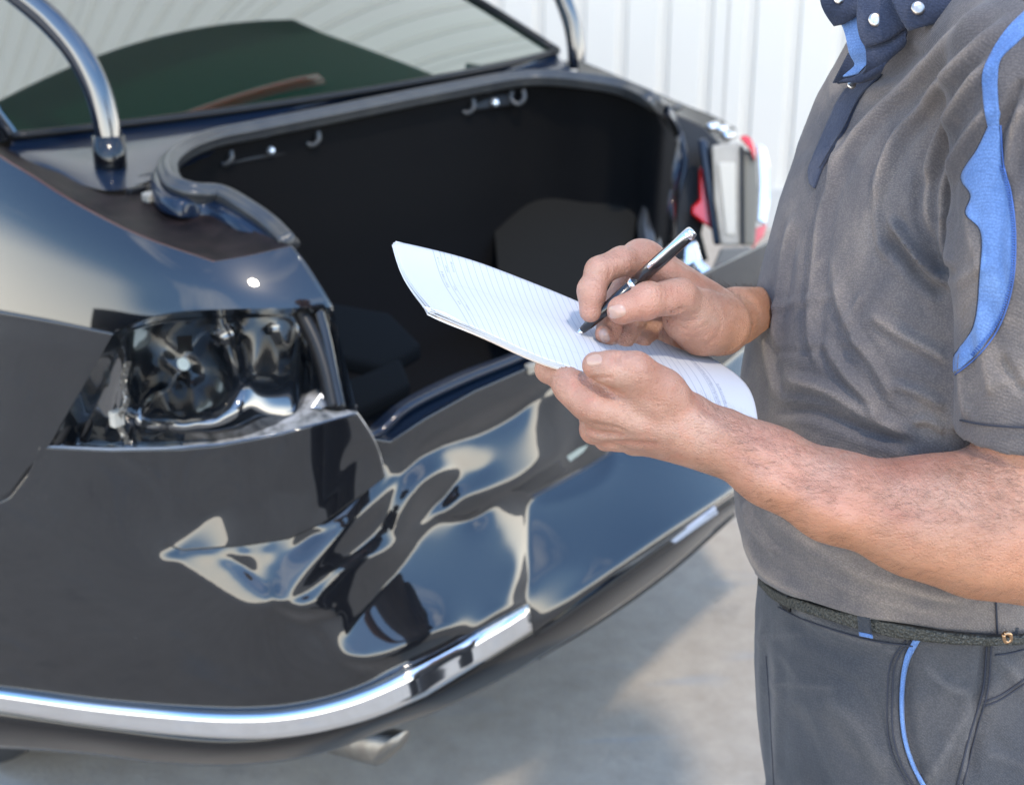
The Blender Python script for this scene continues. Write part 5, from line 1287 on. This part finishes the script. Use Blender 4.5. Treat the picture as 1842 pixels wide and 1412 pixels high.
# legs to the ground
Lf = Field([hipc[0] - .22, hipc[1] - .36, .02], [hipc[0] + .26, hipc[1] + .34, z2.min() + .07], .010)
for sg in (-1, 1):
    hp = np.array([hipc[0] + az_s[0] * .09 * sg, hipc[1] + az_s[1] * .09 * sg, z2.min() + .05]); kn = hp * [1, 1, 0] + [az_s[0] * .03 * sg - .01, az_s[1] * .03 * sg, .46]; an = kn * [1, 1, 0] + [.03, 0, .09]
    Lf.chain([hp, kn, an], [.093, .072, .066], .03)
LVv, LQq = Lf.mesh()
pf_ = [([(1372, 1090), (1366, 1200), (1374, 1400)], 8, .003), ([(1388, 1150), (1396, 1260), (1392, 1412)], 10, .0028), ([(1420, 1080), (1500, 1130), (1600, 1160)], 14, .0032), ([(1410, 1100), (1480, 1160), (1560, 1190)], 12, -.0026),
 ([(1600, 1180), (1598, 1260), (1622, 1380)], 10, .0026, .4), ([(1775, 1130), (1764, 1250), (1740, 1412)], 12, -.0055), ([(1750, 1260), (1700, 1350), (1660, 1420)], 12, .004), ([(1780, 1240), (1742, 1330), (1730, 1412)], 10, .0035),
 ([(1480, 1250), (1540, 1300), (1600, 1400)], 22, .003, .5), ([(1420, 1260), (1460, 1350), (1500, 1440)], 20, -.003), ([(1660, 1190), (1700, 1230), (1750, 1250)], 14, .002), ([(1800, 1180), (1842, 1230), (1860, 1260)], 14, .003), ([(1650, 1150), (1632, 1230), (1636, 1330), (1665, 1420)], 12, -.0050)]
H_, Rg2 = folds(PV, PN, pf_)
for k_ in range(22):
    a, b = rg.uniform(1360, 1850), rg.uniform(1090, 1420); L_ = rg.uniform(50, 160); th = rg.normal(.7, .6)
    h2, r2_ = folds(PV, PN, [([(a - L_ * math.cos(th) / 2, b - L_ * math.sin(th) / 2), (a + rg.normal(0, 8), b), (a + L_ * math.cos(th) / 2, b + L_ * math.sin(th) / 2)], rg.uniform(7, 14), rg.uniform(-.0016, .0018), .4)]); H_ += h2; Rg2 = np.maximum(Rg2, r2_)
PV = PV + PN * H_[:, None]
TROU = mesh_obj('trousers', np.vstack([PV, LVv]), np.vstack([PQ, LQq + len(PV)]), M_TROUSER, MAN, attrs={'ridge': np.r_[np.clip(Rg2, 0, 1), np.zeros(len(LVv))]})
TP = bvh_of(PV, PQ)
for sg in (-1, 1):
    hp = np.array([hipc[0] + az_s[0] * .12 * sg + .02, hipc[1] + az_s[1] * .12 * sg, .0])
    f3 = np.array([az_f[0], az_f[1], 0]); Sf = Field(hp + [-.28, -.16, 0], hp + [.16, .16, .16], .006)
    Sf.cone(hp + ZV * .06, hp + f3 * .17 + ZV * .045, .045, .04, .02, flat=((-f3[1], f3[0], 0), 1.1)); Sf.cone(hp + ZV * .10 - f3 * .01, hp - f3 * .03 + ZV * .05, .045, .045, .03)
    Sf.f = np.maximum(Sf.f, (.008 - Sf.ax[2])[None, None, :].astype(np.float32) + 0 * Sf.f); v, qd = Sf.mesh(); mesh_obj('shoe', v, qd, M_BLACKPL, MAN)
# belt: (upper edge, lower edge) as seen under the shirt hem
belt_t = [(1372, 1040), (1400, 1062), (1440, 1078), (1560, 1108), (1700, 1134), (1790, 1142), (1870, 1138)]; belt_b = [(1372, 1050), (1400, 1078), (1440, 1097), (1560, 1132), (1700, 1152), (1790, 1155), (1870, 1152)]
BELT = decal('belt', TP, belt_t, belt_b, M_BELT, MAN, 80, 6, off=.010, thick=.005)
decal('belt_tip', TP, [(1400, 1050), (1420, 1066)], [(1408, 1088), (1424, 1100)], M_BLACKPL, MAN, 8, 6, off=.013, thick=.003)
decal('belt_loop', TP, [(1545, 1104), (1566, 1109)], [(1548, 1142), (1570, 1146)], M_TROUSER2, TROU, 6, 10, off=.016, thick=.003)
decal('loop_trim', TP, [(1547, 1136), (1570, 1141)], [(1548, 1143), (1571, 1148)], M_BLUE, TROU, 6, 3, off=.018, thick=.002)
bk = spline([(1806, 1140), (1816, 1140), (1818, 1150), (1808, 1154)], 16, True); V_, F_ = tube(on_surface(TP, bk[:, 0], bk[:, 1], .015), .002, 8); mesh_obj('belt_ring', V_, F_, mat('brass_ring', (.45, .28, .16), .3, 1.), BELT)
decal('pocket_piping', TP, [(1642, 1151), (1628, 1180), (1620, 1220), (1618, 1280), (1624, 1330), (1636, 1370), (1660, 1420)], [(1656, 1151), (1638, 1185), (1629, 1225), (1627, 1280), (1632, 1328), (1644, 1368), (1668, 1418)], M_BLUE, TROU, 60, 4, off=.0025, thick=.003, puff=.002)
for off_, nm in ((0, 'pocket_stitching'), (9, 'pocket_stitching')):
    seam(nm, TP, [(1638 - off_, 1152), (1612 - off_, 1190), (1605 - off_, 1260), (1608 - off_, 1330), (1622 - off_, 1375), (1648 - off_, 1420)], .0008, M_THREAD, TROU, 60, .001)
seam('front_seam', TP, [(1775, 1160), (1768, 1240), (1745, 1320), (1722, 1412)], .0010, M_THREAD, TROU, 50, .001)
seam('front_seam', TP, [(1783, 1160), (1777, 1240), (1755, 1320), (1733, 1412)], .0008, M_THREAD, TROU, 50, .001)
for o2 in (0, 8): seam('yoke_seam', TP, [(1770, 1262 + o2), (1800, 1250 + o2), (1842, 1222 + o2), (1870, 1200 + o2)], .0008, M_THREAD, TROU, 30, .001)
seam('yoke_seam', TP, [(1790, 1178), (1815, 1175), (1842, 1168)], .0008, M_THREAD, TROU, 20, .001)
seam('side_seam', TP, [(1378, 1180), (1384, 1260), (1392, 1412)], .0008, M_THREAD, TROU, 30, .001)
seam('waist_seam', TP, [(1400, 1092), (1440, 1112), (1560, 1150), (1642, 1162)], .0008, M_THREAD, TROU, 50, .003)
# ------------------------------------------------------------------ paper pad
M_PAPER = mat('ruled_paper', (.54, .545, .565), .75)
q = N(M_PAPER); uvn = q.co('UV'); sx = q.n.new('ShaderNodeSeparateXYZ'); q.l.new(uvn, sx.inputs[0]); U_, V_u = sx.outputs[0], sx.outputs[1]
def band(v, a, b): return q.math('MULTIPLY', q.math('GREATER_THAN', v, a), q.math('LESS_THAN', v, b))
fr_ = q.math('FRACT', q.math('MULTIPLY', U_, 46.))
rule = q.math('MULTIPLY', q.math('LESS_THAN', fr_, .075), band(U_, .15, .93))
col_ = q.math('MULTIPLY', q.math('ADD', band(V_u, .62, .624), band(V_u, .18, .183)), band(U_, .15, .93))
head = q.math('MAXIMUM', band(U_, .118, .1205), band(U_, .139, .141))
ink = q.math('MAXIMUM', q.math('MAXIMUM', rule, q.math('MULTIPLY', col_, .5)), head)
def blocks(u0, u1, v0, v1, dens, thr=.5):
    nzf = q.noise(1.0, 1, .5, vec=uvn, stretch=(60, dens, 1)); return q.math('MULTIPLY', q.math('MULTIPLY', q.math('GREATER_THAN', nzf, thr), band(U_, u0, u1)), band(V_u, v0, v1))
txt = blocks(.124, .131, .55, .78, 260)
for args in ((.126, .131, .84, .93, 300), (.145, .150, .78, .86, 300), (.145, .150, .52, .60, 300), (.128, .133, .28, .33, 260), (.148, .153, .22, .30, 300), (.165, .171, .80, .92, 280), (.895, .905, .05, .78, 240), (.915, .922, .10, .40, 300), (.575, .582, .02, .16, 260), (.50, .504, .62, .66, 200), (.54, .544, .60, .63, 200)):
    txt = q.math('MAXIMUM', txt, blocks(*args))
c = q.mix(q.math('MULTIPLY', ink, .6), (.54, .545, .565), (.14, .17, .27)); c = q.mix(q.math('MULTIPLY', txt, .62), c, (.12, .14, .22)); q.set('Base Color', c)
q.set('Normal', q.bump(q.noise(40, 3), .1, .001))
M_SHEETS = mat('paper_edge', (.60, .57, .53), .8); M_CARD = mat('backing_card', (.62, .50, .40), .8)
far = [(708, 437, 1.290), (712, 436, 1.290), (780, 450, 1.285), (850, 469, 1.28), (950, 506, 1.272), (1045, 545, 1.266), (1150, 592, 1.262), (1230, 626, 1.262), (1274, 640, 1.266)]
near = [(776, 556, 1.118), (790, 563, 1.118), (880, 602, 1.122), (970, 643, 1.128), (1065, 674, 1.132), (1180, 718, 1.138), (1270, 748, 1.145), (1364, 764, 1.152)]
nu, nv = 140, 36
Fa, Ne = spline(far, nu), spline(near, nu)
G = []
for j, v in enumerate(np.linspace(0, 1, nv)):
    u = np.linspace(0, 1, nu); pxd = Fa * (1 - v) + Ne * v
    b_ = math.sin(math.pi * v)
    wv_ = math.sin(2 * math.pi * v) * np.interp(u, [0, .15, .5, .8, 1], [.2, 1, 1, .6, .3])
    pxd[:, 0] += -b_ * np.interp(u, [0, .1, .3, 1], [8, 7, 4, 0]) + b_ * np.interp(u, [0, .85, 1], [0, 4, 22])
    pxd[:, 1] += 5.5 * wv_ + b_ * np.interp(u, [0, .2, 1], [6, 0, -12]) + 1.6 * np.sin(u * 19) * b_
    G.append(D(pxd[:, 0], pxd[:, 1], pxd[:, 2]))
G = np.stack(G)
uvs = np.stack(np.meshgrid(np.linspace(0, 1, nu), np.linspace(1, 0, nv)), -1).reshape(-1, 2)
PAD = empty('paper_pad', G[nv // 2, nu // 2] - ZV * .006, 'white ruled paper pad with curling sheets held in the man\'s left hand', 'paper pad')
n_g = np.cross(np.gradient(G, axis=1).reshape(-1, 3), np.gradient(G, axis=0).reshape(-1, 3)); n_g /= np.linalg.norm(n_g, axis=1)[:, None]; n_g = n_g.reshape(G.shape)
if n_g[..., 2].mean() < 0: n_g = -n_g
grid_obj('top_sheet', G, M_PAPER, PAD, uv=uvs, thick=.0002)
rgp = np.random.default_rng(5)
for k_ in range(5):
    o2 = .0007 * (k_ + 1); curl = np.exp(-np.linspace(0, 1, nu) * 14)[None, :] * rgp.uniform(-.002, .005)
    Gs = G - n_g * (o2 + np.clip(curl, 0, None))[..., None] if False else G - n_g * (o2 + 0 * curl)[..., None] + (D(700, 500, 1.2) - D(703, 500, 1.2)) * (np.exp(-np.linspace(0, 1, nu) * 20)[None, :, None]) * rgp.uniform(-3, 1.5) + ZV * 0
    nearv = (D(900, 600, 1.13) - D(900, 597, 1.13)) * np.exp(-(1 - np.linspace(0, 1, nv)) * 22)[:, None, None] * (rgp.uniform(-.4, .9) + .8 * np.exp(-((np.linspace(0, 1, nu) - .06) / .10) ** 2) * rgp.uniform(-1, 2))[None, :, None]
    grid_obj('sheet', Gs + nearv, M_SHEETS if k_ > 2 else mat('white_sheet', (.6, .6, .6), .8), PAD, thick=.0002)
grid_obj('backing_card', G[:, 4:] - n_g[:, 4:] * .0052, M_CARD, PAD, thick=.0012)
# a torn corner of a lower sheet
tc_ = np.array([D(a, b, 1.121) for a, b in ((764, 551), (775, 563), (784, 561), (800, 566), (830, 578), (800, 562))]); V_, F_ = prism(tc_, tc_ - ZV * .0008); mesh_obj('torn_corner', V_, F_, M_SHEETS, PAD, smooth=False)
tc_ = np.array([D(a, b, 1.289) for a, b in ((712, 434), (709, 441), (716, 447), (735, 446), (790, 452), (740, 441))]); V_, F_ = prism(tc_, tc_ - ZV * .0008); mesh_obj('sheet_corner', V_, F_, M_PAPER, PAD, smooth=False)

# ------------------------------------------------------------------ pen
M_PENB = mat('black_pen_lacquer', (.006, .006, .008), .25, coat=.5); M_PENM = mat('pen_chrome', (.75, .75, .77), .12, 1.)
t0, t1 = D(1031, 609, 1.199), D(1246, 416, 1.145); ax_ = t1 - t0; LEN = np.linalg.norm(ax_); ax_ /= LEN
PEN = empty('pen', t0, 'black ballpoint pen with chrome clip and ring in the writing hand', 'pen')
def along(ts, rs): return tube(np.array([t0 + ax_ * LEN * t for t in ts]), rs, 28)
V_, F_ = along([.078, .08, .14, .22, .50, .50], [.0026, .0031, .0041, .0047, .0053, .001]); mesh_obj('barrel', V_, F_, M_PENB, PEN)
V_, F_ = along([0, .006, .022, .05, .078], [.0004, .0005, .0012, .0019, .0028]); mesh_obj('tip', V_, F_, M_PENM, PEN)
V_, F_ = along([.497, .50, .528, .531], [.0052, .0058, .0058, .0052]); mesh_obj('ring', V_, F_, M_PENM, PEN)
V_, F_ = along([.529, .53, .75, .92, .962, .963], [.004, .0055, .0056, .0052, .0050, .003]); mesh_obj('cap', V_, F_, M_PENB, PEN)
V_, F_ = along([.958, .96, .985, 1.0, 1.0], [.0048, .0053, .0052, .0044, .001]); mesh_obj('cap_end', V_, F_, M_PENM, PEN)
up_ = -rays(1180, 470) / np.linalg.norm(rays(1180, 470)); up_ = up_ - ax_ * (up_ @ ax_); up_ /= np.linalg.norm(up_); sd_ = np.cross(up_, ax_)
lft = up_ * .93 - sd_ * .36 if (proj(t0 - sd_ * .01)[1] < proj(t0)[1]) else up_ * .93 + sd_ * .36
lft /= np.linalg.norm(lft); sd2 = np.cross(lft, ax_); rows = []
for t, w, h in ((.66, .0012, .0064), (.665, .0019, .0072), (.72, .0021, .0076), (.85, .0021, .0074), (.94, .0030, .0066), (.985, .0034, .0058)):
    c_ = t0 + ax_ * LEN * t; rows.append(np.array([c_ + sd2 * w + lft * (h - .0012), c_ + sd2 * w + lft * h, c_ + sd2 * w * .4 + lft * (h + .0005), c_ - sd2 * w * .4 + lft * (h + .0005), c_ - sd2 * w + lft * h, c_ - sd2 * w + lft * (h - .0012)]))
V_ = np.vstack(rows); F_ = gridfaces(6, 6, closed_u=True) + [(0, 1, 2, 3, 4, 5)[::-1], tuple(range(30, 36))]; mesh_obj('clip', V_, F_, M_PENM, PEN)
